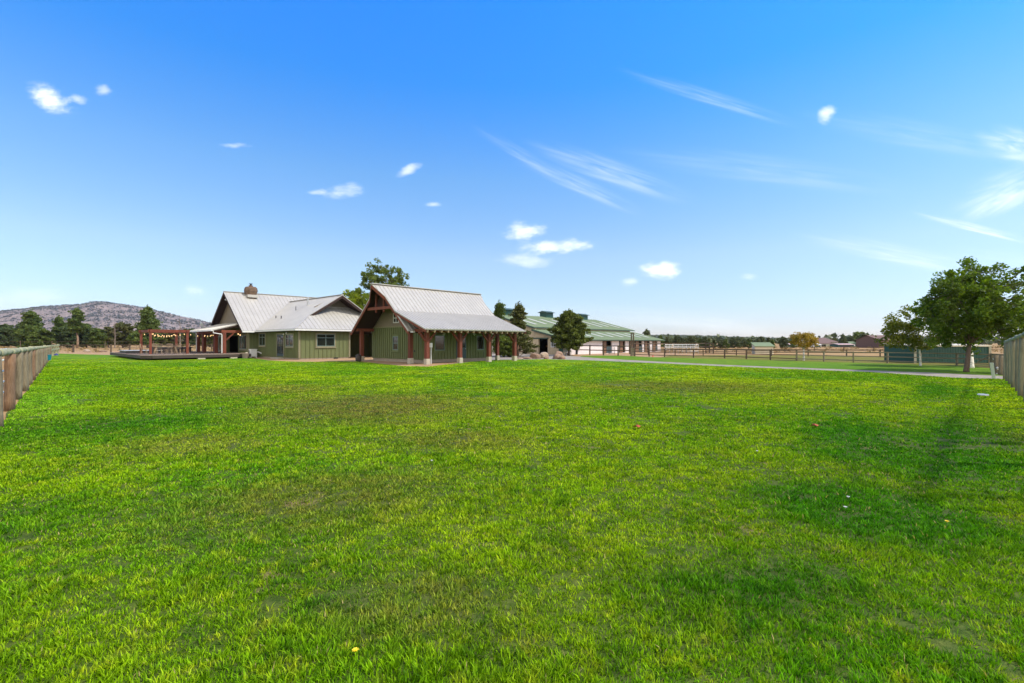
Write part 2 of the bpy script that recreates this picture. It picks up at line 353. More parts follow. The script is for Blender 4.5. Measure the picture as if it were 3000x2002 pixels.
def blade_mat():
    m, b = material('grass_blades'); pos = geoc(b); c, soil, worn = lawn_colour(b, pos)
    at_ = b.n('ShaderNodeAttribute', attribute_name='rnd').outputs['Fac']
    c = b.mix(b.mapr(at_, .1, .85), b.mix(1.0, c, (.30, .42, .4), 'MULTIPLY'), b.mix(1.0, c, (2.3, 1.95, 1.7), 'MULTIPLY'))
    c = b.mix(b.m('GREATER_THAN', at_, .93), c, (.42, .36, .14))
    d = b.n('ShaderNodeBsdfPrincipled'); b.put(d.inputs['Base Color'], c); d.inputs['Roughness'].default_value = .6; d.inputs['Specular IOR Level'].default_value = .12
    t = b.n('ShaderNodeBsdfTranslucent'); b.put(t.inputs[0], b.mix(1.0, c, (1.3, 1.2, .5), 'MULTIPLY'))
    mx = b.n('ShaderNodeMixShader'); mx.inputs[0].default_value = .35
    b.nt.links.new(d.outputs[0], mx.inputs[1]); b.nt.links.new(t.outputs[0], mx.inputs[2])
    o = b.n('ShaderNodeOutputMaterial'); b.nt.links.new(mx.outputs[0], o.inputs[0]); return m
M['blade'] = blade_mat()
def ground_mat(name, cols, s=(.05, .6, 6), bd=.05):
    m, b = material(name); pos = geoc(b)
    a, c, d = (b.noise(pos, k, 5, .65) for k in s)
    col = b.mix(b.mapr(a, .35, .65), cols[0], cols[1]); col = b.mix(b.mapr(c, .42, .70), col, cols[2]); col = b.mix(b.mapr(d, .5, .8, 0, .6), col, cols[3])
    finish(b, col, .95, 0, d, bd, .8, spec=.1); return m
M['dry'] = ground_mat('dry_pasture', ((.32, .20, .085), (.26, .155, .075), (.38, .26, .12), (.12, .11, .045)))
M['dirt'] = ground_mat('tan_dirt', ((.36, .23, .12), (.30, .185, .10), (.42, .29, .17), (.17, .12, .075)), (.3, 1.5, 12))
M['gravel'] = ground_mat('grey_gravel', ((.29, .26, .215), (.22, .195, .16), (.35, .32, .27), (.13, .115, .10)), (.3, 2, 18), .03)
M['dryolive'] = ground_mat('olive_dry_grass', ((.13, .135, .02), (.20, .165, .04), (.10, .12, .016), (.26, .19, .08)), (.15, 1.2, 9))
M['strip'] = ground_mat('green_strip_grass', ((.080, .190, .005), (.14, .22, .010), (.055, .14, .005), (.22, .22, .03)), (.12, 1.2, 9))

# ------------------------------------------------------------------ ground
def sheet(name, pts, z, mat, jit=.12, kind='structure', step=.9):
    P = []
    n = len(pts)
    for i in range(n):
        a, c = Vector(pts[i][:2]), Vector(pts[(i + 1) % n][:2]); L = (c - a).length
        k = max(1, min(60, int(L / step))); nn = Vector((-(c - a).y, (c - a).x)).normalized() if L > 0 else Vector((0, 0))
        for j in range(k):
            q = a.lerp(c, j / k)
            if L < 80 and j: q = q + nn * random.uniform(-jit, jit)
            P.append((q.x, q.y, z))
    bm = bmesh.new(); vs = [bm.verts.new(p) for p in P]; f = bm.faces.new(vs)
    bmesh.ops.triangulate(bm, faces=[f]); bmesh.ops.recalc_face_normals(bm, faces=bm.faces)
    if sum(f.normal.z for f in bm.faces) < 0: bmesh.ops.reverse_faces(bm, faces=bm.faces)
    me = bpy.data.meshes.new(name); bm.to_mesh(me); bm.free()
    o = link_mesh(name, me, mat); return tag(o, kind=kind)
def pxs(L): return [gp(*p) for p in L]
gs = MB(); gs.v = [(-5000, -600, 0), (5000, -600, 0), (5000, 3550, 0), (-5000, 3550, 0)]; gs.f = [[0, 1, 2, 3]]
tag(gs.build('ground', M['dry']), kind='structure')
edge_top = [(160, 1036), (250, 1039), (372, 1042), (416, 1053), (600, 1051), (700, 1047), (748, 1051), (786, 1056.5), (855, 1060.5), (924, 1061), (976, 1059.5), (1051, 1060),
            (1112, 1066), (1173, 1073), (1255, 1075), (1300, 1070), (1328, 1067), (1380, 1061), (1456, 1055), (1533, 1054), (1600, 1053), (1655, 1054.5), (1740, 1057), (1792, 1059.6),
            (1900, 1064), (2130, 1074.4), (2283, 1081), (2500, 1089.5), (2655, 1098.5), (2802, 1108.7), (2946, 1113)]
lawn_poly = [(-3.6, 2.6), (-9.75, 9.1)] + [tuple(p[:2]) for p in pxs(edge_top)] + [(21.4, 20.5), (14.9, 13.9), (2, 1), (-3, -8), (-8, -4)]
lawn_poly = [(2.5, -12), (-16, -12), (-12, -2), (-3.6, 2.6), (-9.75, 9.1)] + [tuple(p[:2]) for p in pxs(edge_top)] + [(21.3, 20.4), (14.85, 13.9), (6.3, 5.1), (14, -2)]
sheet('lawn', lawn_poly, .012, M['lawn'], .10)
path_up = [(2946, 1102.5), (2907, 1101), (2728, 1092.5), (2450, 1082), (2283, 1076), (2130, 1070), (1900, 1058.5), (1800, 1053), (1772, 1051.3), (1728, 1048), (1700, 1045.5), (1672, 1043)]
sheet('gravel_drive', pxs([(x, y + .3) for x, y in edge_top[::-1][:16]] + [(1440, 1049), (1380, 1046), (1200, 1040), (1250, 1033), (1400, 1034), (1535, 1036), (1640, 1039)] + path_up[::-1]) + [Vector((40, 16, 0)), Vector((40, 13, 0))][:0], .008, M['gravel'], .07)
sheet('grass_strip', pxs(path_up[:11] + [(1706, 1043), (1817, 1042.4), (1900, 1047), (2053, 1051), (2181, 1054.5), (2360, 1059.6), (2500, 1063.4), (2597, 1066), (2714, 1071), (2850, 1074), (2906, 1080), (2946, 1096)]), .012, M['strip'], .12)
sheet('dry_grass', pxs([(1930, 1047), (2053, 1051), (2181, 1054.5), (2360, 1059.6), (2500, 1063.4), (2597, 1066), (2714, 1071), (2850, 1074), (3100, 1078), (3100, 1050), (2800, 1046), (2400, 1042), (2100, 1041), (1960, 1043)]), .006, M['dryolive'], .3)
sheet('dirt_yard', pxs([(150, 1031), (150, 1037), (250, 1041), (372, 1045), (416, 1056), (700, 1050), (786, 1059), (924, 1064), (1051, 1063), (1112, 1069), (1173, 1077), (1255, 1079), (1300, 1074), (1380, 1065), (1533, 1058), (1640, 1058), (1640, 1036), (1500, 1033), (1200, 1033), (900, 1032), (400, 1028)]), .004, M['dirt'], .2)
sheet('paddock_dirt', pxs([(1690, 1044), (1817, 1043), (1900, 1048), (2053, 1052), (2053, 1042), (2000, 1034), (1900, 1029), (1690, 1038)]), .004, M['dirt'], .2)

# ------------------------------------------------------------------ architecture helpers
def clip(poly, fn):           # keep part where fn(p) >= 0 (2-D)
    out = []
    for i in range(len(poly)):
        a, b_ = poly[i], poly[(i + 1) % len(poly)]; fa, fb = fn(a), fn(b_)
        if fa >= 0: out.append(a)
        if fa * fb < 0:
            t = fa / (fa - fb); out.append((a[0] + (b_[0] - a[0]) * t, a[1] + (b_[1] - a[1]) * t))
    return out
def zspan(poly, s):
    zs = []
    for i in range(len(poly)):
        a, b_ = poly[i], poly[(i + 1) % len(poly)]
        if (a[0] - s) * (b_[0] - s) <= 0 and a[0] != b_[0]:
            t = (s - a[0]) / (b_[0] - a[0]); zs.append(a[1] + (b_[1] - a[1]) * t)
    return (min(zs), max(zs)) if len(zs) > 1 else None
def wall(name, mat, parent, pt, n, poly, th=.15, holes=(), battens=None, bmat=None, skip=(), bw=.065, bt=.055, lap=None):
    """pt(s,z)->world point on the outer face, n outward, poly convex in (s,z)"""
    n = Vector(n); mb = MB()
    xs = sorted({min(p[0] for p in poly), max(p[0] for p in poly), *[h[0] for h in holes], *[h[1] for h in holes]})
    for a, b_ in zip(xs[:-1], xs[1:]):
        col = clip(clip(poly, lambda p: p[0] - a), lambda p: b_ - p[0])
        hs = [h for h in holes if h[0] <= a + 1e-6 and h[1] >= b_ - 1e-6]
        parts = [col]
        for h in hs: parts = [q for p in parts for q in (clip(p, lambda t: h[2] - t[1]), clip(p, lambda t: t[1] - h[3])) if len(q) > 2]
        for p in parts:
            if len(p) > 2: mb.prism([pt(*q) for q in p], -n * th)
    if battens:
        bb = mb; s0, s1 = min(p[0] for p in poly), max(p[0] for p in poly); s = s0 + battens / 2
        while s < s1:
            z = zspan(poly, s)
            if z:
                segs = [z]
                for h in list(holes) + list(skip):
                    if h[0] - .02 < s < h[1] + .02:
                        segs = [q for a, b_ in segs for q in ((a, min(b_, h[2])), (max(a, h[3]), b_)) if q[1] - q[0] > .02]
                for a, b_ in segs: bb.prism([pt(s - bw / 2, a), pt(s + bw / 2, a), pt(s + bw / 2, b_), pt(s - bw / 2, b_)], n * bt)
            s += battens
    if lap:                      # horizontal lap boards
        bb = mb; zs = [p[1] for p in poly]; z = min(zs) + lap
        while z < max(zs) - .05:
            row = [p for p in clip(clip(poly, lambda p: p[1] - z + .02), lambda p: z - p[1])]
            if len(row) > 2: bb.prism([pt(*q) for q in row], n * .018)
            z += lap
    return mb.build(name, mat, parent)
def window(parent, pt, n, s0, s1, z0, z1, vm=(), hm=(), frame='frameblue', trim='trim', name='window', fw=.06, tw=.11, sill=True, label=None):
    n = Vector(n); g = MB(); g.prism([pt(s0, z0), pt(s1, z0), pt(s1, z1), pt(s0, z1)], n * .012); g_ = g.build(name, M['glass'], parent)
    if label: g_['label'] = label
    f = MB()
    def bar(a, b_, c, d, m_, t): m_.prism([pt(a, c), pt(b_, c), pt(b_, d), pt(a, d)], n * t)
    bar(s0, s0 + fw, z0, z1, f, .045); bar(s1 - fw, s1, z0, z1, f, .045); bar(s0 + fw, s1 - fw, z0, z0 + fw, f, .045); bar(s0 + fw, s1 - fw, z1 - fw, z1, f, .045)
    for x in vm: bar(x - .03, x + .03, z0 + fw, z1 - fw, f, .040)
    for x in hm: bar(s0 + fw, s1 - fw, x - .03, x + .03, f, .043)
    f.build('frame', M[frame], g_)
    if trim:
        t = MB(); bar(s0 - tw, s0, z0 - tw, z1 + tw, t, .05); bar(s1, s1 + tw, z0 - tw, z1 + tw, t, .05)
        bar(s0, s1, z1, z1 + tw, t, .05); bar(s0, s1, z0 - tw, z0, t, .05); t.build('trim', M[trim], g_)
        if sill:
            q = MB(); q.prism([pt(s0 - tw - .05, z0 - tw - .05), pt(s1 + tw + .05, z0 - tw - .05), pt(s1 + tw + .05, z0 - tw), pt(s0 - tw - .05, z0 - tw)], n * .09); q.build('sill', M[trim], g_)
    return g_
def roof_panel(mb, sm, pts, th=.06, ribs=.42, slope=None, rh=.035, rw=.035):
    """planar convex polygon (world points of the upper face) with raised seams running down 'slope'"""
    P = [Vector(p) for p in pts]; n = (P[1] - P[0]).cross(P[2] - P[0]).normalized()
    if n.z < 0: n = -n
    mb.prism(P, -n * th)
    if not ribs: return
    d = Vector(slope) if slope else Vector((n.x, n.y, 0)) - n * Vector((n.x, n.y, 0)).dot(n); d.normalize(); l = d.cross(n).normalized()
    o = P[0]; q = [((p - o).dot(l), (p - o).dot(d)) for p in P]
    s = min(a for a, _ in q) + ribs * .5
    while s < max(a for a, _ in q):
        z = zspan(q, s)
        if z and z[1] - z[0] > .08:
            a = o + l * s + d * (z[0] + .02); b_ = o + l * s + d * (z[1] - .01)
            h = l * rw / 2; i = len(sm.v)
            sm.v += [tuple(a - h), tuple(a + h), tuple(b_ + h), tuple(b_ - h), tuple(a - h * .5 + n * rh), tuple(a + h * .5 + n * rh), tuple(b_ + h * .5 + n * rh), tuple(b_ - h * .5 + n * rh)]
            for f in ((4, 5, 6, 7), (0, 1, 5, 4), (1, 2, 6, 5), (2, 3, 7, 6), (3, 0, 4, 7)): sm.f.append([i + k for k in f])
        s += ribs
def bx(mb, F, u0, u1, v0, v1, z0, z1): mb.quadbox([F(u0, v0, z0), F(u1, v0, z0), F(u1, v1, z0), F(u0, v1, z0), F(u0, v0, z1), F(u1, v0, z1), F(u1, v1, z1), F(u0, v1, z1)])
def boxpart(name, mat, parent, F, *a, bevel=0):
    mb = MB(); bx(mb, F, *a); return mb.build(name, M[mat], parent, bevel=bevel)
def beampart(name, mat, parent, a, b_, wd, ht, bevel=0, up=(0, 0, 1)):
    mb = MB(); mb.beam(a, b_, wd, ht, up); return mb.build(name, M[mat], parent, bevel=bevel)
def gooseneck(parent, p, n):
    n = Vector(n); mb = MB(); pts = [p, p + n * .12 + ZD * .18, p + n * .3 + ZD * .2, p + n * .38 + ZD * .05]
    mb.rings(pts, [.015] * 4, 6); mb.rings([pts[-1] + ZD * .02, pts[-1] - ZD * .08, pts[-1] - ZD * .16], [.03, .09, .17], 12); mb.tube(pts[-1] - ZD * .15, pts[-1] - ZD * .24, .05, .04)
    return mb.build('barn_lamp', M['white'], parent)
def bulb_light(parent, p, name='porch_light'):
    mb = MB(); mb.rings([p + ZD * .06, p + ZD * .03, p - ZD * .03, p - ZD * .07], [.03, .06, .06, .02], 8)
    return mb.build(name, M['bulb'], parent)

# ------------------------------------------------------------------ main house
def make_house():
    F = HF
    h = thing('ranch_house', 'long green board-and-batten ranch house with two pale metal gabled roofs and a stone chimney', 'house', F(0, 0, 0))
    nL, nR = -UD, -VD        # outward normals of the left-facing and right-facing walls
    # wing walls
    PR = lambda s, z: F(s, 0, z); PL = lambda s, z: F(0, s, z)
    win2 = (1.62, 3.36, 1.2, 2.34)
    wr = wall('wall', M['green'], h, PR, nR, [(0, .14), (4.92, .14), (4.92, 2.74), (0, 2.74)], .2, battens=.405, bmat=M['batten'], skip=[(win2[0] - .13, win2[1] + .13, win2[2] - .17, win2[3] + .12)], bw=.05, bt=.045)
    wl = wall('wall', M['green'], h, PL, nL, [(.2, .14), (9.9, .14), (9.9, 2.74), (.2, 2.74)], .2, battens=.30, bmat=M['batten'],
              skip=[(1.04, 2.95, 1.05, 2.45), (3.2, 5.0, .14, 2.45), (7.75, 9.65, 1.1, 2.6)])
    window(h, PR, nR, *win2, vm=[2.49], hm=[2.0])
    window(h, PL, nL, 1.17, 2.82, 1.2, 2.3, vm=[1.99], hm=[1.95])
    window(h, PL, nL, 7.9, 9.5, 1.24, 2.45, vm=[8.7], hm=[2.08])
    # glazed double door
    d = MB(); d.prism([PL(3.32, .26), PL(4.90, .26), PL(4.90, 2.32), PL(3.32, 2.32)], nL * .03); dd = d.build('patio_door', M['doorblue'], h)
    for a, b_ in ((3.46, 3.82), (4.02, 4.34), (4.50, 4.78)):
        g = MB(); g.prism([PL(a, .5), PL(b_, .5), PL(b_, 2.16), PL(a, 2.16)], nL * .045); g.build('door_glass', M['glass'], dd)
    t = MB()
    for a, b_, c, e in ((3.2, 3.32, .2, 2.44), (4.9, 5.02, .2, 2.44), (3.32, 4.9, 2.32, 2.44)): t.prism([PL(a, c), PL(b_, c), PL(b_, e), PL(a, e)], nL * .055)
    t.build('door_trim', M['trim'], dd)
    boxpart('door_step', 'concrete', h, F, -.6, -.03, 3.2, 5.0, 0, .12)
    # corner boards, foundation
    boxpart('corner_board', 'trim', h, F, -.035, .12, -.035, .12, .14, 2.7)
    boxpart('corner_board', 'trim', h, F, 4.80, 4.955, -.04, .12, .14, 2.7)
    boxpart('foundation', 'found', h, F, .03, 4.9, .03, .25, 0, .14)
    boxpart('foundation', 'found', h, F, .03, .25, .25, 9.9, 0, .14)
    v = MB(); bx(v, F, 3.3, 3.7, -.02, .03, .0, .13); v.build('crawl_vent', M['black'], h)
    # porch recess right of the wing: side and rear walls, kept in deep shade by an added wall
    boxpart('recess_or_sunblock_wall', 'green', h, F, 4.72, 4.92, .2, 5.2, .14, 2.7)
    boxpart('recess_or_sunblock_wall', 'green', h, F, 4.92, 10.4, 5.0, 5.2, 0.02, 2.7)
    boxpart('recess_or_sunblock_wall', 'green', h, F, 9.9, 10.1, .6, 5.0, .02, 2.7)  # added wall, blocks sun from the right so the recess stays dark
    boxpart('porch_post', 'timber', h, F, 9.4, 9.65, .1, .35, 0, 2.6)
    g = MB(); bx(g, F, 6.3, 7.2, 4.93, 4.99, .1, 2.15); e = g.build('entry_door', M['doorblue'], h)
    g = MB(); bx(g, F, 6.55, 6.95, 4.915, 4.935, 1.0, 1.9); g.build('door_glass', M['glass'], e)
    bulb_light(h, F(7.0, 1.5, 2.35))
    # wing roof (hip skirt + gable, ridge along v)
    ue0, ue1, ve, Ze, s, uc, Zr = -.5, 10.4, -.5, 2.80, .646, 4.95, 6.32
    zr_ = lambda u: Ze + s * (u - ue0)
    vrake, vw = 1.5, 3.1
    mb = sm = MB(); vb = 14.3
    uf = vrake - ve + ue0   # hip foot
    # left plane: eave corner, foot, ridge front, ridge back, valley bottom
    roof_panel(mb, sm, [F(ue0, ve, Ze), F(uf, vrake, zr_(uf)), F(uc, vrake, Zr), F(uc, vb, Zr), F(ue0, 9.17, Ze)], ribs=.42, rh=.022, rw=.03)
    mir = 2 * uc
    roof_panel(mb, sm, [F(mir - ue0, ve, Ze), F(mir - uf, vrake, zr_(uf)), F(uc, vrake, Zr), F(uc, vb, Zr), F(mir - ue0, 14, Ze)], ribs=0)
    # skirt
    zt = Ze + s * (vw - ve); ut = ue0 + (vw - ve)
    roof_panel(mb, sm, [F(ue0, ve, Ze), F(mir - ue0, ve, Ze), F(mir - ut, vw, zt), F(ut, vw, zt)], ribs=.42)
    wr_ = mb.build('roof', M['roof'], h); wr_['label'] = 'pale metal gabled roof of the projecting wing'
    rc = MB(); rc.beam(F(uc, vrake, Zr + .01), F(uc, vb - .4, Zr + .01), .30, .05); rc.build('ridge_cap', M['roof'], wr_)
    # hip cap and valley flashing
    rc = MB(); rc.beam(F(ue0, ve, Ze + .02), F(uf, vrake, zr_(uf) + .02), .14, .04); rc.build('hip_cap', M['roof'], wr_); rc = MB(); rc.beam(F(ue0 + .1, 9.1, Ze + .06), F(uc, 13.9, Zr + .03), .16, .03); rc.build('valley_flashing', M['roof'], wr_)
    # gable triangle, verge boards
    PG = lambda a, z: F(a, vw, z)
    wall('gable_wall', M['taupe'], h, PG, nR, [(ut - .2, zt - .1), (mir - ut + .2, zt - .1), (mir - ut + .2, zt - .02), (uc, Zr - .14), (ut - .2, zt - .02)], .15, lap=.2)
    boxpart('gable_flashing', 'roof', h, F, ut, mir - ut, vw - .10, vw - .02, zt - .02, zt + .05)
    for a in (-1, 1):
        x0 = uf if a < 0 else mir - uf
        beampart('verge_board', 'soffit', h, F(x0, vrake + .06, zr_(uf) - .20), F(uc, vrake + .06, Zr - .20), .06, .22)
        mb = MB(); mb.prism([F(x0, vrake + .1, zr_(uf) - .14), F(uc, vrake + .1, Zr - .14), F(uc, vw, Zr - .14), F(x0, vw, zr_(uf) - .14)], -ZD * .02); mb.build('soffit', M['soffit'], h)
    # gutters
    boxpart('gutter', 'white', h, F, ue0 - .1, mir - ue0, ve - .12, ve - .01, Ze - .17, Ze - .04)
    boxpart('gutter', 'white', h, F, ue0 - .12, ue0 - .01, ve - .01, 9.1, Ze - .17, Ze - .04)
    mb = MB(); bx(mb, F, ue0, mir - ue0, ve, .02, 2.60, 2.63); bx(mb, F, ue0, .02, .02, 9.1, 2.60, 2.63); mb.build('soffit', M['soffit'], h)
    # vents
    def pipe(u, v, hh, r, cap=False):
        z = zr_(u); mb = MB(); mb.tube(F(u, v, z - .05), F(u, v, z + hh), r, r, 10)
        if cap: mb.tube(F(u, v, z + hh), F(u, v, z + hh + .22), r * 1.35, r * 1.35, 10)
        mb.build('vent_pipe', M['galv' if cap else 'black'], h)
    pipe(3.6, 6.3, .62, .09, True); pipe(2.75, 7.2, .42, .035); pipe(1.55, 9.3, .26, .045); pipe(1.35, 7.4, .30, .045)
    # ---- main body: ridge along u
    u0, u1, ve2, vr, Ze2, Zr2 = -1.75, 15, 9.17, 15.0, 2.72, 7.09
    s2 = (Zr2 - Ze2) / (vr - ve2)
    mb = sm = MB()
    roof_panel(mb, sm, [F(u0, ve2, Ze2), F(u1, ve2, Ze2), F(u1, vr, Zr2), F(u0, vr, Zr2)], ribs=.42)
    roof_panel(mb, sm, [F(u0, 2 * vr - ve2, Ze2), F(u1, 2 * vr - ve2, Ze2), F(u1, vr, Zr2), F(u0, vr, Zr2)], ribs=.42)
    mr = mb.build('roof', M['roof'], h); mr['label'] = 'tall metal gabled roof carrying the stone chimney'
    rc = MB(); rc.beam(F(u0, vr, Zr2 + .01), F(u1, vr, Zr2 + .01), .3, .05); rc.build('ridge_cap', M['roof'], mr)
    boxpart('gutter', 'white', h, F, u0, -.62, ve2 - .12, ve2 - .01, Ze2 - .15, Ze2 - .02)
    ug = -.95; zz = lambda v: Zr2 - .14 - s2 * abs(v - vr)
    PM = lambda a, z: F(ug, a, z)
    holes = [(12.9, 16.3, .46, 2.25)]
    wall('wall', M['green'], h, PM, nL, [(9.9, .3), (20.4, .3), (20.4, 3.1), (9.9, 3.1)], .2, holes=holes, battens=.3, bmat=M['batten'], skip=[(10.1, 12.7, .7, 2.45), (16.6, 19.6, .5, 2.5)])
    wall('gable_wall', M['taupe'], h, PM, nL, [(9.95, 3.1), (20.05, 3.1), (19.8, zz(19.8)), (vr, zz(vr)), (10.2, zz(10.2))], .2, lap=.2)
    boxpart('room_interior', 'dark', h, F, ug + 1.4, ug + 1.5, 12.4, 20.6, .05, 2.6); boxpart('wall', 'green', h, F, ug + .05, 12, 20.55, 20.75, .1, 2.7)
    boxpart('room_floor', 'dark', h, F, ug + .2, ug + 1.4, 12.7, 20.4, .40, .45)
    wall('wall', M['green'], h, lambda a, z: F(a, 9.9, z), nR, [(ug, .14), (0, .14), (0, 2.7), (ug, 2.7)], .2, battens=.3, bmat=M['batten'])
    boxpart('corner_board', 'trim', h, F, ug - .03, ug + .14, 9.86, 10.02, .2, 2.7)
    window(h, PM, nL, 10.35, 12.45, .85, 2.3, vm=[11.05, 11.75], tw=.09)
    window(h, PM, nL, 16.75, 19.4, .6, 2.3, vm=[17.6, 18.5], tw=.09)
    for a in (-1, 1):
        v2 = vr + a * (vr - ve2)
        beampart('verge_board', 'soffit', h, F(u0 + .05, v2, Ze2 - .20), F(u0 + .05, vr, Zr2 - .20), .07, .22)
        mb = MB(); mb.prism([F(u0 + .1, v2, Ze2 - .14), F(u0 + .1, vr, Zr2 - .14), F(ug, vr, Zr2 - .14), F(ug, v2, Ze2 - .14)], -ZD * .02); mb.build('soffit', M['soffit'], h)
    gooseneck(h, F(u0 + .45, vr - .12, 6.28), -UD * .6)
    # chimney
    c = MB(); uc_, vc = .85, 14.55
    random.seed(3); rr_ = [.66, .68, .80, .78, .62]
    for k_, z_ in enumerate((6.4, 6.9, 7.3, 7.6, 7.76)):
        for a_ in range(12):
            t_ = a_ / 12 * 2 * math.pi; q = max(abs(math.cos(t_)), abs(math.sin(t_))); r_ = rr_[k_] * .72 / q * random.uniform(.93, 1.07)
            c.v.append(tuple(F(uc_ + math.cos(t_) * r_, vc + math.sin(t_) * r_, z_)))
    for k_ in range(4):
        for a_ in range(12): c.f.append([k_ * 12 + a_, k_ * 12 + (a_ + 1) % 12, k_ * 12 + 12 + (a_ + 1) % 12, k_ * 12 + 12 + a_])
    c.f.append([48 + a_ for a_ in range(12)])
    ch = c.build('chimney', M['stone'], h)
    c = MB(); c.tube(F(uc_, vc, 7.70), F(uc_, vc, 7.93), .22, .22, 8); c.build('flue', M['stone'], ch)
    c = MB(); c.tube(F(uc_, vc, 7.93), F(uc_, vc, 8.08), .10, .10, 10); c.tube(F(uc_, vc, 8.08), F(uc_, vc, 8.13), .20, .20, 12); c.build('flue_cap', M['black'], ch)
    boxpart('chimney_flashing', 'roof', ch, F, uc_ - .5, uc_ + .55, vc - .62, vc + .1, 6.55, 6.85)
    # ---- covered patio roof
    zu, zl = 3.68, 2.84; ua, ub, va, vb2 = ug - .02, -3.95, 10.62, 19.0
    mb = sm = MB(); roof_panel(mb, sm, [F(ub, va, zl), F(ua, va, zu), F(ua, vb2, zu), F(ub, vb2, zl)], ribs=.42, th=.10, rh=.02)
    pr = mb.build('patio_roof', M['roof'], h)
    boxpart('gutter', 'white', h, F, ub - .12, ub - .01, va, vb2, zl - .15, zl - .02)
    beampart('verge_board', 'soffit', h, F(ub, va + .04, zl - .18), F(ua, va + .04, zu - .18), .06, .14)
    mb = MB(); mb.prism([F(ub, va + .1, zl - .12), F(ua, va + .1, zu - .12), F(ua, vb2, zu - .12), F(ub, vb2, zl - .12)], -ZD * .02); mb.build('soffit', M['soffit'], h)
    boxpart('far_porch_roof', 'soffit', h, F, -1.9, 3, 20.9, 25.3, 2.5, 2.68)
    zd = .46
    for (u, v) in ((-3.0, 10.4), (-3.0, 13.0), (-3.0, 17.1), (-3.0, 19.4), (-1.2, 24.6), (.1, 24.9)):
        boxpart('post', 'timber', h, F, u - .14, u + .14, v - .14, v + .14, zd if v < 20 else 0, 2.56, bevel=.012)
    beampart('beam', 'timberh', h, F(-3.25, 10.4, 2.66), F(ug - .02, 10.4, 2.66), .22, .26, bevel=.012)
    beampart('beam', 'timberh', h, F(-3.0, 10.55, 2.62), F(-3.0, 19.6, 2.62), .2, .24)
    beampart('knee_brace', 'timber', h, F(-2.86, 10.4, 1.78), F(-2.15, 10.4, 2.50), .12, .13)
    for v, d_ in ((13.0, 1), (17.1, 1), (19.4, -1), (13.0, -1)): beampart('knee_brace', 'timber', h, F(-3, v + d_ * .12, 1.85), F(-3, v + d_ * .75, 2.52), .11, .12)
    # downspouts
    d = MB(); d.rings([F(-4.02, 10.2, 2.75), F(-4.02, 10.2, 2.5), F(-3.25, 10.35, 2.38), F(-3.22, 10.35, 2.3), F(-3.22, 10.35, .5)], [.045] * 5, 6); d.build('downspout', M['white'], h)
    d = MB(); d.rings([F(-4.0, 18.9, 2.75), F(-3.25, 19.35, 2.6), F(-3.22, 19.35, 2.5), F(-3.22, 19.35, .5)], [.045] * 4, 6); d.build('downspout', M['white'], h)
    bulb_light(h, F(-1.6, 10.8, 2.42)); bulb_light(h, F(-1.45, 10.7, 2.32))
    for p in (F(-.12, 3.1, 2.42), F(-.12, 2.45, 2.52)):
        mb = MB(); mb.rings([p, p - ZD * .07, p - ZD * .14], [.03, .09, .07], 8); mb.build('flood_lamp', M['white'], h)
    # satellite dish
    d = MB(); p = F(-2.9, 18.6, 3.05); d.tube(p, p + ZD * .35, .03); d.tube(p + ZD * .3, p + ZD * .55 + UD * .9, .025); d.rings([p + ZD * .55 + UD * .9, p + ZD * .62 + UD * .98], [.09, .07], 8)
    d.build('dish_arm', M['black'], h)
    d = MB(); c0 = p + ZD * .42 - UD * .08; ax = (UD * .85 + ZD * .35).normalized(); d.rings([c0 - ax * .04, c0 + ax * .06, c0 + ax * .13], [.10, .32, .42], 14); d.build('satellite_dish', M['galv'], h)
make_house()

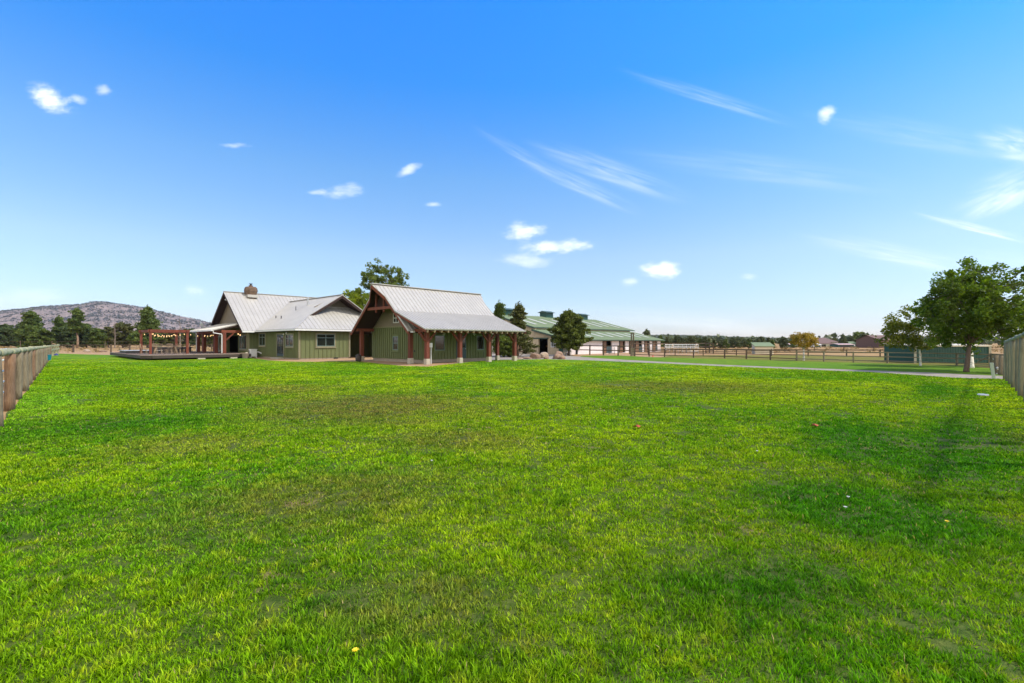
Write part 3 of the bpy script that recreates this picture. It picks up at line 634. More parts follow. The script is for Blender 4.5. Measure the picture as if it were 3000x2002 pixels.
# ------------------------------------------------------------------ garage with porch
def make_garage():
    F = GF; nL, nR = -UD, -VD
    g = thing('timber_frame_garage', 'green garage with steep grey metal roof and red timber porch posts on pale piers', 'garage', F(0, 0, 0))
    vr, Zr, Ze, v0, v1 = 5.41, 6.10, 2.42, 1.28, 9.54; s = (Zr - Ze) / (vr - v0); uA, uB = -.7, 9.85
    z = lambda v: Zr - s * abs(v - vr)
    tipA, tipB = uA - .55, uB + .5; k = 1.16
    mb = sm = MB()
    vf = 2.95; zf = z(vf); vpe, zpe = -.75, 2.55
    # right slope above the fold, with prow
    roof_panel(mb, sm, [F(tipA, vr, Zr), F(uA, vr - k, z(vr - k)), F(uA, vf, zf), F(uB, vf, zf), F(uB, vr - k, z(vr - k)), F(tipB, vr, Zr)], ribs=.36)
    # short steep piece under the porch roof at the front
    roof_panel(mb, sm, [F(uA, vf, zf - .03), F(uA, v0, Ze), F(uA + 2.0, v0, Ze), F(uA + 2.0, vf, zf - .03)], ribs=.36)
    # left slope
    roof_panel(mb, sm, [F(tipA, vr, Zr), F(uA, vr + k, z(vr + k)), F(uA, v1, Ze), F(uB, v1, Ze), F(uB, vr + k, z(vr + k)), F(tipB, vr, Zr)], ribs=.36)
    rf = mb.build('roof', M['roof'], g)
    rc = MB(); rc.beam(F(tipA, vr, Zr + .02), F(tipB, vr, Zr + .02), .34, .06); rc.build('ridge_cap', M['roof'], rf)
    mb = sm = MB(); roof_panel(mb, sm, [F(uA, vpe, zpe), F(uB, vpe, zpe), F(uB, vf + .05, zf + .06), F(uA, vf + .05, zf + .06)], ribs=.30, th=.09)
    pf = mb.build('porch_roof', M['roof'], g)
    # verge boards and soffits
    for a in (-1, 1):
        for ua, tip in ((uA, tipA), (uB, tipB)):
            e = .04 if ua < 0 else -.04
            beampart('verge_board', 'timberh', g, F(ua + e, vr + a * (vr - v0), Ze - .20), F(ua + e, vr + a * k, z(vr + k) - .20), .06, .2)
            beampart('verge_board', 'timberh', g, F(ua + e, vr + a * k, z(vr + k) - .20), F(tip + e, vr, Zr - .20), .06, .2)
        mb = MB(); mb.prism([F(uA + .08, vr + a * (vr - v0), Ze - .13), F(uA + .08, vr + a * k, z(vr + k) - .13), F(tipA + .1, vr, Zr - .13), F(1.1, vr, Zr - .13), F(1.1, vr + a * (vr - v0), Ze - .13)], -ZD * .02); mb.build('soffit', M['soffit'], g)
    sp = (zf - zpe) / (vf - vpe)
    beampart('verge_board', 'timberh', g, F(uA + .03, vpe, zpe - .17), F(uA + .03, vf, zf - .15), .06, .16)
    beampart('verge_board', 'timberh', g, F(uB - .03, vpe, zpe - .17), F(uB - .03, vf, zf - .15), .06, .16)
    mb = MB(); mb.prism([F(uA + .08, vpe + .05, zpe - .10), F(uB - .08, vpe + .05, zpe - .10), F(uB - .08, vf, zf - .06), F(uA + .08, vf, zf - .06)], -ZD * .02); mb.build('soffit', M['soffit'], g)
    # rafter tails along the porch eave
    u = uA + .25
    while u < uB: beampart('rafter_tail', 'teak', g, F(u, vpe + .04, zpe - .20), F(u, vpe + .8, zpe - .20 + .8 * sp), .07, .15); u += .62
    # walls
    bu, bv0, bv1, bu1 = 1.13, 2.1, 9.15, 8.5
    PG = lambda a, zz: F(bu, a, zz); PLg = lambda a, zz: F(a, bv0, zz)
    w1 = (5.25, 6.0, .96, 2.08); w2 = (5.15, 5.95, 3.15, 3.95)
    sk = [(w1[0] - .14, w1[1] + .14, w1[2] - .17, w1[3] + .13)]
    wall('wall', M['green'], g, PG, nL, [(bv0, .26), (bv1, .26), (bv1, 2.85), (bv0, 2.85)], .2, battens=.305, bmat=M['batten'], skip=sk)
    wall('gable_wall', M['taupe'], g, PG, nL, [(bv0, 2.85), (bv1, 2.85), (vr + (Zr - .16 - 2.95) / s, 2.95), (vr, Zr - .16), (vr - (Zr - .16 - 2.95) / s, 2.95)], .2, lap=.22)
    boxpart('belt_board', 'trim', g, F, bu - .05, bu, bv0, bv1, 2.78, 2.90)
    skL = [(2.1, 3.5, .8, 2.3), (4.35, 5.7, .26, 2.35), (6.6, 7.75, .8, 2.3)]
    wall('wall', M['green'], g, PLg, nR, [(bu + .2, .26), (bu1, .26), (bu1, 3.3), (bu + .2, 3.3)], .2, battens=.305, bmat=M['batten'], skip=skL)
    wall('wall', M['green'], g, lambda a, zz: F(bu1, a, zz), UD, [(bv0, .26), (bv1, .26), (bv1, 2.85), (vr, Zr - .2), (bv0, 2.85)], .2)
    wall('wall', M['green'], g, lambda a, zz: F(a, bv1, zz), VD, [(bu, .26), (bu1, .26), (bu1, 2.6), (bu, 2.6)], .2)
    boxpart('foundation', 'found', g, F, bu + .04, bu1 - .04, bv0 + .04, bv1 - .04, 0, .26)
    for c in ((bu - .03, bu + .12, bv0 - .03, bv0 + .12), (bu1 - .12, bu1 + .03, bv0 - .03, bv0 + .1), (bu - .03, bu + .1, bv1 - .1, bv1 + .03)): boxpart('corner_board', 'green', g, F, *c, .26, 2.84)
    window(g, PG, nL, *w1, hm=[1.52], frame='frameblue', trim='green'); window(g, PG, nL, *w2, vm=[5.55], hm=[3.55], frame='white', trim=None)
    window(g, PLg, nR, 2.3, 3.3, .95, 2.15, trim='green'); window(g, PLg, nR, 6.75, 7.6, .95, 2.15, trim='green')
    d = MB(); d.prism([PLg(4.5, .3), PLg(5.55, .3), PLg(5.55, 2.2), PLg(4.5, 2.2)], nR * .04); dd = d.build('door', M['doorblue'], g)
    d = MB(); d.prism([PLg(4.62, 1.15), PLg(5.43, 1.15), PLg(5.43, 2.08), PLg(4.62, 2.08)], nR * .05); d.build('door_glass', M['glass'], dd)
    d = MB(); d.tube(PLg(5.45, 1.05) + nR * .04, PLg(5.45, 1.05) + nR * .10, .03); d.build('handle', M['galv'], dd)
    gooseneck(g, PLg(3.05, 2.32), nR * .6); gooseneck(g, PLg(6.3, 2.32), nR * .6)
    mb = MB(); bx(mb, F, bu - .06, bu, 3.0, 3.1, .85, .98); mb.build('hose_bib', M['black'], g)
    # posts on piers
    posts = [(0, 0), (3.08, 0), (6.15, 0), (9.2, 0), (0, 2.0), (9.2, 2.05), (0, 8.95)]
    for i, (u, v) in enumerate(posts):
        hw = .138 if v == 0 or u == 0 else .12
        top = 2.44 if v == 0 else 2.62
        p = boxpart('post', 'timber', g, F, u - hw, u + hw, v - hw, v + hw, .42, top, bevel=.012)
        boxpart('pier', 'concrete', p, F, u - hw - .03, u + hw + .03, v - hw - .03, v + hw + .03, 0, .42, bevel=.015)
    beampart('beam', 'timberh', g, F(-.45, 0, 2.40), F(9.65, 0, 2.40), .2, .18, bevel=.01)
    beampart('beam', 'timberh', g, F(0, .1, 2.46), F(0, 2.3, 2.46), .18, .2)
    beampart('beam', 'timberh', g, F(9.2, .1, 2.46), F(9.2, 2.3, 2.46), .18, .2)
    beampart('beam', 'timberh', g, F(-.5, 8.95, 2.62), F(1.1, 8.95, 2.62), .22, .24); beampart('beam', 'timberh', g, F(-.5, 2.0, 2.62), F(1.1, 2.0, 2.62), .2, .22)
    for u, v in posts[:4]:
        for d_ in (-1, 1):
            if (u > 9 and d_ > 0): continue
            beampart('knee_brace', 'timber', g, F(u + d_ * .12, v, 1.66), F(u + d_ * .72, v, 2.30), .11, .13)
    beampart('knee_brace', 'timber', g, F(0, .12, 1.7), F(0, .75, 2.34), .11, .13)
    # truss in the prow: tie beam and two struts
    uT = -.45; zt = 4.25; hw = (Zr - .25 - zt) / s
    beampart('tie_beam', 'timberh', g, F(uT, vr - hw, zt), F(uT, vr + hw, zt), .14, .22, bevel=.01)
    mb = MB(); mb.prism([F(uT + .35, vr - hw + .1, zt + .05), F(uT + .35, vr + hw - .1, zt + .05), F(uT + .35, vr, Zr - .3)], UD * .05); mb.build('gable_infill', M['soffit'], g)
    for v in (vr - .55, vr + .55): beampart('truss_strut', 'timber', g, F(uT, v, zt - .32), F(uT, v, z(v) - .25), .12, .12)
    bulb_light(g, F(0.2, 9.6, 2.36))
    d = MB(); bx(d, F, -.5, -.3, 1.0, 1.3, 2.3, 2.38); d.build('flood_lamp', M['white'], g)
make_garage()

# ------------------------------------------------------------------ deck and what stands on it
def make_deck():
    F = HF; d = thing('patio_deck', 'low brown composite deck with clipped corner reaching out from the house', 'deck', F(-6, 12, 0)); zd = .46
    poly = [(-9.3, 7.75), (-1.35, 7.95), (-1.35, 9.85), (-.98, 9.85), (-.98, 25), (-10.0, 25), (-10.0, 8.5)]
    mb = MB(); i = 0
    a = -10.0
    # boards as strips running along u
    pts = [F(u, v, zd) for u, v in poly]; mb.v = [tuple(p) for p in pts] + [tuple(p - ZD * .04) for p in pts]; n = len(pts)
    mb.f = [list(range(n)), list(range(n, 2 * n))[::-1]] + [[k, (k + 1) % n, n + (k + 1) % n, n + k] for k in range(n)]
    o = mb.build('deck_boards', M['deckt'], d)
    gb = MB(); v = 8.0
    while v < 24.8:
        gb.beam(F(-9.95 if v > 8.6 else -9.3, v, zd + .001), F(-1.4, v, zd + .001), .012, .006); v += .28
    gb.build('board_gaps', M['deckf'], o)
    f = MB()
    for k in range(n):
        a, b_ = F(*poly[k], .30), F(*poly[(k + 1) % n], .30); f.beam(a + (b_ - a).normalized() * -.02, b_ + (b_ - a).normalized() * .02, .045, .27)
    f.build('fascia', M['deckf'], d)
    u = MB(); bx(u, F, -9.2, -1.4, 8.5, 24, 0, .15); u.build('underframe', M['dark'], d)
    for u_ in (-5.6, -2.9):
        boxpart('footing', 'concrete', d, F, u_ - .3, u_ + .3, 7.82, 8.3, 0, .13)
    # built-in benches / dark storage at the far side
    b = thing('deck_step', 'long low dark step with grey top at the back of the deck', 'step', F(-8, 20.5, zd))
    boxpart('step_box', 'black', b, F, -9.6, -6.6, 18.6, 22.0, zd, zd + .22); boxpart('step_top', 'galv', b, F, -9.7, -6.5, 18.5, 22.1, zd + .22, zd + .27)
    b = thing('storage_bench', 'long black panelled storage bench beside the patio posts', 'storage bench', F(-3.9, 19.5, zd))
    boxpart('bench_box', 'black', b, F, -7.2, -3.7, 19.3, 20.1, zd, zd + .50, bevel=.02); boxpart('lid', 'black', b, F, -7.25, -3.6, 19.22, 20.15, zd + .50, zd + .58, bevel=.02)
    for k in range(4): boxpart('panel', 'deckf', b, F, -7.1 + k * .86, -6.3 + k * .86, 19.27, 19.3, zd + .08, zd + .42)
make_deck()
def make_pergola():
    F = HF; zd = .46; p = thing('pergola', 'red-brown timber pergola over the dining table on the deck', 'pergola', F(-7.2, 14.5, zd))
    us, vs = (-8.65, -5.7), (12.3, 16.6)
    for u in us:
        for v in vs: boxpart('post', 'timber', p, F, u - .1, u + .1, v - .1, v + .1, zd, 2.55, bevel=.01)
    for v in vs: beampart('beam', 'timber', p, F(us[0] - .2, v, 2.66), F(us[1] + .2, v, 2.66), .16, .26, bevel=.01)
    for u in us: beampart('beam', 'timber', p, F(u, vs[0] - .15, 2.65), F(u, vs[1] + .15, 2.65), .14, .24, bevel=.01)
    for k in range(4):
        u = us[0] + .55 + k * .6; beampart('cross_slat', 'timber', p, F(u, vs[0] - .1, 2.68), F(u, vs[1] + .1, 2.68), .05, .14)
    # string lights
    def lights(a, b_, n, sag, label, grp='string lights under the pergola and patio roof'):
        t = thing('string_lights', label, 'string lights', a, grp); m_ = MB(); pts = []
        for k in range(n * 2 + 1):
            f = k / (n * 2); pts.append(a.lerp(b_, f) - ZD * sag * 4 * f * (1 - f))
        m_.rings(pts, [.008] * len(pts), 4); m_.build('wire', M['black'], t)
        for k in range(1, n * 2, 2):
            q = pts[k]; e = MB(); e.rings([q - ZD * .03, q - ZD * .06, q - ZD * .11, q - ZD * .14], [.015, .034, .034, .012], 8); e.build('bulb', M['bulb'], t)
    lights(F(-8.6, 12.4, 2.5), F(-5.75, 12.4, 2.5), 8, .22, 'string of warm bulbs along the front beam of the pergola')
    lights(F(-8.6, 12.5, 2.5), F(-5.75, 16.5, 2.5), 9, .30, 'string of warm bulbs crossing the pergola diagonally above the table')
    lights(F(-8.6, 16.5, 2.5), F(-5.75, 16.5, 2.5), 7, .2, 'string of warm bulbs along the back beam of the pergola')
    lights(F(-5.7, 12.4, 2.5), F(-3.1, 13.2, 2.45), 4, .2, 'string of warm bulbs from the pergola to the patio roof')
    lights(F(-3.1, 13.2, 2.45), F(-3.1, 17.0, 2.45), 4, .15, 'string of warm bulbs hanging below the patio roof gutter')
make_pergola()
def make_dining():
    F = HF; zd = .46
    t = thing('dining_table', 'long pale wooden dining table with splayed legs under the pergola', 'table', F(-7.1, 14.4, zd))
    boxpart('tabletop', 'teak', t, F, -8.4, -5.8, 13.95, 14.85, zd + .70, zd + .755, bevel=.01)
    for a in (-1, 1):
        for b_ in (-1, 1): beampart('leg', 'teak', t, F(-7.1 + a * .95, 14.4 + b_ * .40, zd), F(-7.1 + a * .75, 14.4 + b_ * .30, zd + .70), .10, .12)
        beampart('leg_panel', 'black', t, F(-7.1 + a * 1.0, 14.2, zd + .35), F(-7.1 + a * 1.0, 14.6, zd + .35), .04, .68)
    def chair(px_, py_, rz, label):
        c = bpy.data.objects.new('spindle_chair', None); C.objects.link(c); LOC[c.name] = Vector((0, 0, 0))
        tag(c, label, 'chair', 'spindle back chairs around the dining table')
        m = MB(); m.quadbox([(-.22, -.21, .43), (.22, -.21, .43), (.20, .21, .43), (-.20, .21, .43), (-.22, -.21, .47), (.22, -.21, .47), (.20, .21, .47), (-.20, .21, .47)]); m.build('seat', M['black'], c)
        for x in (-1, 1):
            m = MB(); m.tube((x * .19, -.18, .43), (x * .23, -.22, 0), .02, .016); m.build('leg', M['teak'], c)
            m = MB(); m.tube((x * .17, .18, .43), (x * .21, .24, 0), .02, .016); m.build('leg', M['teak'], c)
        m = MB()
        for k in range(6): m.tube((-.17 + k * .068, .19, .46), (-.21 + k * .084, .29, .92), .009)
        m.build('spindles', M['teak'], c)
        m = MB(); m.rings([(-.26, .27, .92), (-.13, .30, .94), (0, .31, .95), (.13, .30, .94), (.26, .27, .92)], [.022] * 5, 6); m.build('top_rail', M['teak'], c)
        c.location = (px_, py_, zd); c.rotation_euler = (0, 0, rz); LOC[c.name] = Vector(c.location); return c
    ang = math.atan2(U[1], U[0])
    for i, (u, lab) in enumerate(((-7.75, 'left chair on the near side of the dining table, black seat and pale spindles'), (-6.95, 'middle chair on the near side of the dining table, black seat and pale spindles'), (-6.2, 'right chair on the near side of the dining table, black seat and pale spindles'))):
        q = F(u, 13.62, 0); chair(q.x, q.y, ang + math.pi, lab)
    for i, (u, lab) in enumerate(((-7.75, 'left chair on the far side of the dining table, mostly behind the top'), (-6.45, 'right chair on the far side of the dining table, mostly behind the top'))):
        q = F(u, 15.2, 0); chair(q.x, q.y, ang, lab)
    q = F(-5.35, 14.4, 0); chair(q.x, q.y, ang - math.pi / 2, 'chair at the right end of the dining table with its back toward the house')
    q = F(-8.8, 14.4, 0); chair(q.x, q.y, ang + math.pi / 2, 'chair at the left end of the dining table next to the corner posts')
make_dining()

# ------------------------------------------------------------------ small things by the house
def heat_unit():
    F = HF; u, v = -.9, 7.95
    t = thing('heat_pump', 'white boxy heat pump with a curved white hose beside the green wall', 'heat pump', HF(-.75, 8.95, 0))
    p = HF(-.75, 8.95, 0); fr = Frame(p.x, p.y)
    boxpart('casing', 'white', t, fr, -.32, .32, 0, .42, .10, .82, bevel=.03); boxpart('grille', 'galv', t, fr, -.335, -.32, .05, .36, .2, .72)
    boxpart('lid', 'white', t, fr, -.35, .35, -.03, .45, .82, .88, bevel=.02)
    for a in (-.25, .25): boxpart('foot', 'white', t, fr, a - .05, a + .05, -.02, .44, 0.01, .10)
    m = MB(); m.rings([fr(.33, .2, .6), fr(.55, .1, .55), fr(.8, 0, .4), fr(1.0, -.05, .2), fr(1.25, -.02, .1)], [.06] * 5, 8); m.build('hose', M['white'], t, smooth=True)
heat_unit()
def planter():
    p = HF(-1.98, 7.5, 0); t = thing('wooden_planter', 'weathered wooden planter tub with a board on top at the end of the deck', 'planter', p); m = MB()
    m.rings([p, p + ZD * .25, p + ZD * .5], [.26, .29, .31], 12); m.build('tub', M['grey'], t)
    m = MB(); m.beam(p + Vector((-.45, 0, .53)), p + Vector((.15, .1, .53)), .3, .04); m.build('board', M['teak'], t)
    m = MB(); m.rings([p + ZD * .5 + Vector((.1, 0, 0)), p + ZD * .62 + Vector((.1, 0, 0))], [.12, .08], 8); m.build('pot', M['concrete'], t)
planter()
def barrel():
    p = gp(1050, 1060); t = thing('wooden_barrel', 'dark wooden half barrel beside the far left garage post', 'barrel', p)
    m = MB(); m.rings([p, p + ZD * .15, p + ZD * .3, p + ZD * .45, p + ZD * .58], [.19, .23, .25, .23, .20], 14); m.build('staves', M['deckf'], t, smooth=True)
    for z_ in (.1, .46):
        m = MB(); m.rings([p + ZD * z_, p + ZD * (z_ + .04)], [.236, .236], 14); m.build('hoop', M['black'], t)
barrel()
def utility_box():
    p = gp(1263, 1067); t = thing('meter_box', 'small white meter box on a thin white pipe beside the corner porch post', 'meter box', p)
    m = MB(); m.tube(p, p + ZD * 1.25, .03); m.build('pipe', M['white'], t)
    fr = Frame(p.x, p.y); boxpart('box', 'white', t, fr, -.09, .09, -.06, .06, 1.22, 1.55, bevel=.01)
    p2 = gp(1229, 1064); t = thing('garden_tap', 'short tan standpipe tap rising from the dirt by the porch', 'tap', p2)
    m = MB(); m.tube(p2, p2 + ZD * .22, .02); m.build('pipe', M['teak'], t); m = MB(); m.tube(p2 + ZD * .2, p2 + ZD * .2 + Vector((.1, 0, -.04)), .015); m.build('spout', M['galv'], t)
utility_box()

def rock(name, label, p, sx, sy, sz, seed, mat='boulder', group=None, flat=.0):
    rg = random.Random(seed); bm = bmesh.new(); bmesh.ops.create_icosphere(bm, subdivisions=3, radius=1)
    cuts = [Vector((rg.gauss(0, 1), rg.gauss(0, 1), rg.gauss(0, .8))).normalized() for _ in range(9)]
    for v in bm.verts:
        for c in cuts:
            d = v.co.dot(c); 
            if d > .72: v.co -= c * (d - .72) * .85
        v.co = Vector((v.co.x * sx, v.co.y * sy, max(v.co.z, -.35) * sz + .28 * sz)) + Vector((rg.uniform(-1, 1), rg.uniform(-1, 1), rg.uniform(-1, 1))) * .02 * sx
    me = bpy.data.meshes.new(name); bm.to_mesh(me); bm.free(); me.materials.append(M[mat])
    o = bpy.data.objects.new(name, me); C.objects.link(o); o.location = p; o.rotation_euler = (0, 0, rg.uniform(0, 3)); LOC[o.name] = Vector(p)
    return tag(o, label, 'boulder', group)
rock('boulder', 'large tan boulder with a dark left face by the drive, nearest the porch', gp(1568, 1051.5), .55, .5, .50, 1)
rock('boulder', 'broad pale tan boulder second from the porch', gp(1594, 1050), .62, .5, .48, 2, 'boulderp')
rock('boulder', 'small dark boulder in front of the broad pale one', gp(1600, 1052.5), .28, .25, .22, 3, 'boulder')
rock('boulder', 'rounded brown boulder at the left of the boulder cluster by the drive', gp(1631, 1052), .50, .45, .42, 4)
rock('boulder', 'tallest brown boulder in the middle of the cluster by the drive', gp(1638, 1050), .42, .42, .62, 5)
rock('boulder', 'dark low boulder at the right end of the cluster by the drive', gp(1647, 1053), .45, .4, .32, 6)
rock('boulder', 'low reddish slab rock between porch and first boulder', gp(1540, 1052), .8, .4, .16, 7)
rock('boulder', 'small flat pink rock at the right rear porch pier', gp(1520, 1053), .45, .3, .13, 8, 'boulderp')
rock('boulder', 'pale oval boulder in front of the wire fence beyond the lawn', gp(255, 1032), .65, .5, .36, 9, 'boulderp')
rock('boulder', 'low brown boulder in front of the wire fence nearer the deck', gp(300, 1032), .65, .5, .26, 10)
rock('boulder', 'dark rock below the bench by the barn corner', gp(1662, 1041), .28, .25, .25, 11)
rock('boulder', 'brown rock behind the porch under the ponderosa pines', gp(1470, 1036), .45, .4, .40, 13)
def driftwood():
    p = gp(1518, 1051); t = thing('log_pile', 'pale grey dead branches lying by the drive near the porch', 'branches', p)
    for i, (a, b_) in enumerate((((-.2, 0, .05), (.42, .1, .42)), ((-.3, .1, .05), (.3, 0, .22)), ((.0, 0, .05), (.5, .2, .12)))):
        m = MB(); m.tube(p + Vector(a), p + Vector(b_), .06, .035, 6); m.build('branch', M['grey'], t)
driftwood()

# ------------------------------------------------------------------ barn
def make_barn():
    F = BF; nL, nR = -UD, -VD
    b = thing('horse_barn', 'long horse barn with pale green metal roofs, tan end wall and white stall side', 'barn', F(0, 0, 0))
    L = 25.7; W_ = 25.8; vc = 12.9
    # lean-to, raised centre: eave heights
    zE, zT, vT = 1.93, 3.28, 5.1; zU, zR = 3.58, 5.62
    PE = lambda a, z: F(0, a, z)
    door = (2.99, 4.45, 0, 1.98)
    poly_low = [(0, 0), (W_, 0), (W_, 1.9), (W_ - vT, 3.2), (vT, 3.2), (0, 1.9)]
    sk = [(2.9, 7.2, 0, 2.1)]
    wall('end_wall', M['barntan'], b, PE, nL, poly_low, .15, holes=[door], battens=.25, bmat=M['barntan'], skip=[(2.95, 7.2, 0, 2.1), (.5, 1.25, 0, 1.4), (1.7, 2.5, .9, 1.8)], bw=.03, bt=.02)
    wall('end_wall', M['barntan'], b, PE, nL, [(vT, 3.2), (W_ - vT, 3.2), (W_ - vT, zU - .1), (vc, zR - .12), (vT, zU - .1)], .15, battens=.25, bmat=M['barntan'], bw=.03, bt=.02)
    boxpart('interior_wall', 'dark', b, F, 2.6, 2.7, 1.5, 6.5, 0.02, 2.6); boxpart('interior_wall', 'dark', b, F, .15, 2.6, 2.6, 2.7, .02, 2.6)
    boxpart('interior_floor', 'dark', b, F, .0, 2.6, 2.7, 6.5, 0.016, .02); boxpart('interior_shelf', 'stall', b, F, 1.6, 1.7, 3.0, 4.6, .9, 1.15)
    d = MB(); d.prism([PE(4.45, .05), PE(7.05, .05), PE(7.05, 1.98), PE(4.45, 1.98)], nL * .09); dd = d.build('sliding_door', M['barntan'], b)
    d = MB()
    for k in range(11):
        s_ = 4.5 + k * .24; d.prism([PE(s_, .06), PE(s_ + .035, .06), PE(s_ + .035, 1.96), PE(s_, 1.96)], nL * .11)
    d.build('door_ribs', M['barntan'], dd)
    boxpart('door_track', 'gtrim', b, F, -.16, -.01, 2.85, 7.2, 1.99, 2.14)
    window(b, PE, nL, 1.78, 2.42, .95, 1.72, vm=[2.1], frame='white', trim='white', tw=.05, sill=False)
    d = MB(); d.prism([PE(.55, .03), PE(1.2, .03), PE(1.2, 1.35), PE(.55, 1.35)], nL * .05); d.build('walk_door', M['dgreen'], b)
    # stall side
    PS = lambda a, z: F(a, 0, z)
    spans = [(8.2, 9.1, 10.6), (12.6, 13.6, 0), (15.4, 16.4, 0), (17.2, 18.3, 19.5), (20.1, 21.0, 22.0), (22.8, 23.8, 24.6)]
    holes = [(a, (c or b_ + .8), .05, 1.72) for a, b_, c in spans]
    wall('stall_wall', M['barnwhite'], b, PS, nR, [(.15, 0), (L, 0), (L, 1.9), (.15, 1.9)], .15, holes=holes)
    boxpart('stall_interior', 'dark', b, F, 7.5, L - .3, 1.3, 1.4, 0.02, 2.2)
    for a, b_, c in spans:
        d = MB(); d.prism([PS(a, .06), PS(b_, .06), PS(b_, 1.70), PS(a, 1.70)], nR * .06); s_ = d.build('stall_door', M['stall'], b)
        d = MB(); d.prism([PS(a, .06), PS(a + .08, .06), PS(a + .08, 1.72), PS(a, 1.72)], nR * .09); d.prism([PS(a + .08, .8), PS(b_, .8), PS(b_, .88), PS(a + .08, .88)], nR * .09); d.build('door_rail', M['dark'], s_)
        if c:
            d = MB(); d.prism([PS(b_ + .1, .1), PS(c - .06, .1), PS(c - .06, .95), PS(b_ + .1, .95)], nR * .04); d.build('half_door', M['doorblue'], b)
    boxpart('wall_top_board', 'gtrim', b, F, .1, L, -.06, -.01, 1.74, 1.92)
    boxpart('corner_opening', 'dark', b, F, 1.9, 2.3, -.05, -.01, .02, 1.75)
    boxpart('far_end_wall', 'barntan', b, F, L - .15, L, .15, W_, 0, 1.9); boxpart('rear_wall', 'barnwhite', b, F, 0, L, W_, W_ + .15, 0, 1.9)
    boxpart('clerestory_band', 'cream', b, F, .1, L - .4, vT + .25, vT + .4, 3.2, 3.58); boxpart('clerestory_band', 'cream', b, F, .1, L - .4, W_ - vT - .4, W_ - vT - .25, 3.2, 3.58)
    # roofs
    e0, e1 = -.4, 26.4
    mb = sm = MB()
    roof_panel(mb, sm, [F(e0, -.4, zE - .02), F(e1, -.4, zE - .02), F(e1, vT + .26, zT), F(e0, vT + .26, zT)], ribs=1.0, rh=.02)
    roof_panel(mb, sm, [F(e0, W_ + .4, zE), F(e1, W_ + .4, zE), F(e1, W_ - vT - .26, zT), F(e0, W_ - vT - .26, zT)], ribs=1.0, rh=.02)
    lo = mb.build('lower_roof', M['barnroof'], b)
    mb = sm = MB()
    roof_panel(mb, sm, [F(e0, vT, zU), F(e1, vT, zU), F(e1, vc, zR), F(e0, vc, zR)], ribs=1.0, rh=.02)
    roof_panel(mb, sm, [F(e0, W_ - vT, zU), F(e1, W_ - vT, zU), F(e1, vc, zR), F(e0, vc, zR)], ribs=1.0, rh=.02)
    up = mb.build('upper_roof', M['barnroof'], b)
    # translucent roof panels
    su = (zR - zU) / (vc - vT); sl_ = (zT - zE) / (vT + .66)
    def sky_(par, u, va, vb, z0, v0, s_):
        m = MB(); za, zb = z0 + s_ * (va - v0) + .028, z0 + s_ * (vb - v0) + .028
        m.prism([F(u, va, za), F(u + .75, va, za), F(u + .75, vb, zb), F(u, vb, zb)], ZD * .015); m.build('skylight_panel', M['skylight'], par)
    for k in range(9): sky_(up, 1.6 + k * 2.75, 6.6 + (.5 if k % 2 else 0), 10.4, zU, vT, su)
    for k in range(9): sky_(lo, 1.6 + k * 2.75, 1.2, 4.0, zE - .02, -.4, sl_)
    boxpart('gutter', 'gtrim', lo, F, e0, e1, -.5, -.41, zE - .16, zE - .03); boxpart('gutter', 'gtrim', up, F, e0, e1, vT - .1, vT - .01, zU - .16, zU - .02)
    for (a, za, c, zc) in ((-.4, zE, vT + .26, zT), (vT, zU, vc, zR), (W_ - vT, zU, vc, zR)): beampart('verge_board', 'gtrim', b, F(e0 - .03, a, za - .1), F(e0 - .03, c, zc - .1), .05, .2)
    # ridge cupolas
    for u in (2.8, 12.1, 22.0):
        c = MB(); bx(c, F, u - .9, u + .9, vc - .65, vc + .65, zR - .3, zR + .62); co = c.build('cupola', M['dgreen'], b)
        c = MB(); c.prism([F(u - 1.15, vc - 1.0, zR + .62), F(u - 1.15, vc + 1.0, zR + .62), F(u - 1.15, vc, zR + .92)], UD * 2.3); c.build('cupola_roof', M['gtrim'], co)
        c = MB()
        for k in range(4): bx(c, F, u - .8, u + .8, vc - .68, vc - .65, zR + .02 + k * .14, zR + .08 + k * .14)
        c.build('louvres', M['tgreen'], co)
make_barn()
def barn_bits():
    p = gp(1663, 1042); fr = Frame(p.x, p.y); t = thing('garden_bench', 'white garden bench under the juniper at the barn corner', 'bench', p)
    boxpart('seat', 'white', t, fr, -.5, .5, -.2, .22, .40, .45); boxpart('backrest', 'white', t, fr, -.5, .5, .2, .25, .45, .85)
    for a in (-.48, .42): boxpart('arm', 'white', t, fr, a, a + .06, -.2, .2, .45, .62)
    for a in (-.48, .42):
        for c in (-.18, .16): boxpart('leg', 'white', t, fr, a, a + .06, c, c + .06, 0, .4)
    q = BF(.8, 3.5, .02); t = thing('blue_drum', 'blue plastic drum with white hose in the open barn doorway', 'drum', q); m = MB(); m.tube(q, q + ZD * .32, .16, .16, 12); m.build('drum', M['blue'], t)
    m = MB(); m.rings([q + ZD * .3, q + ZD * .5 + VD * .1, q + ZD * .52 - VD * .1, q + ZD * .25 - VD * .25], [.035] * 4, 6); m.build('hose', M['white'], t)
    q = gp(1913, 1045.5); t = thing('traffic_cone', 'small red-orange cone on the paddock edge by the fence', 'cone', q)
    m = MB(); m.rings([q + ZD * .02, q + ZD * .14], [.035, .03], 10); m.build('cone_collar', M['white'], t)
    m = MB(); m.rings([q + ZD * .02, q + ZD * .22], [.07, .025], 10); m.build('cone_body', M['orange'], t); m = MB(); m.tube(q, q + ZD * .02, .11, .11, 8); m.build('cone_base', M['orange'], t)
barn_bits()

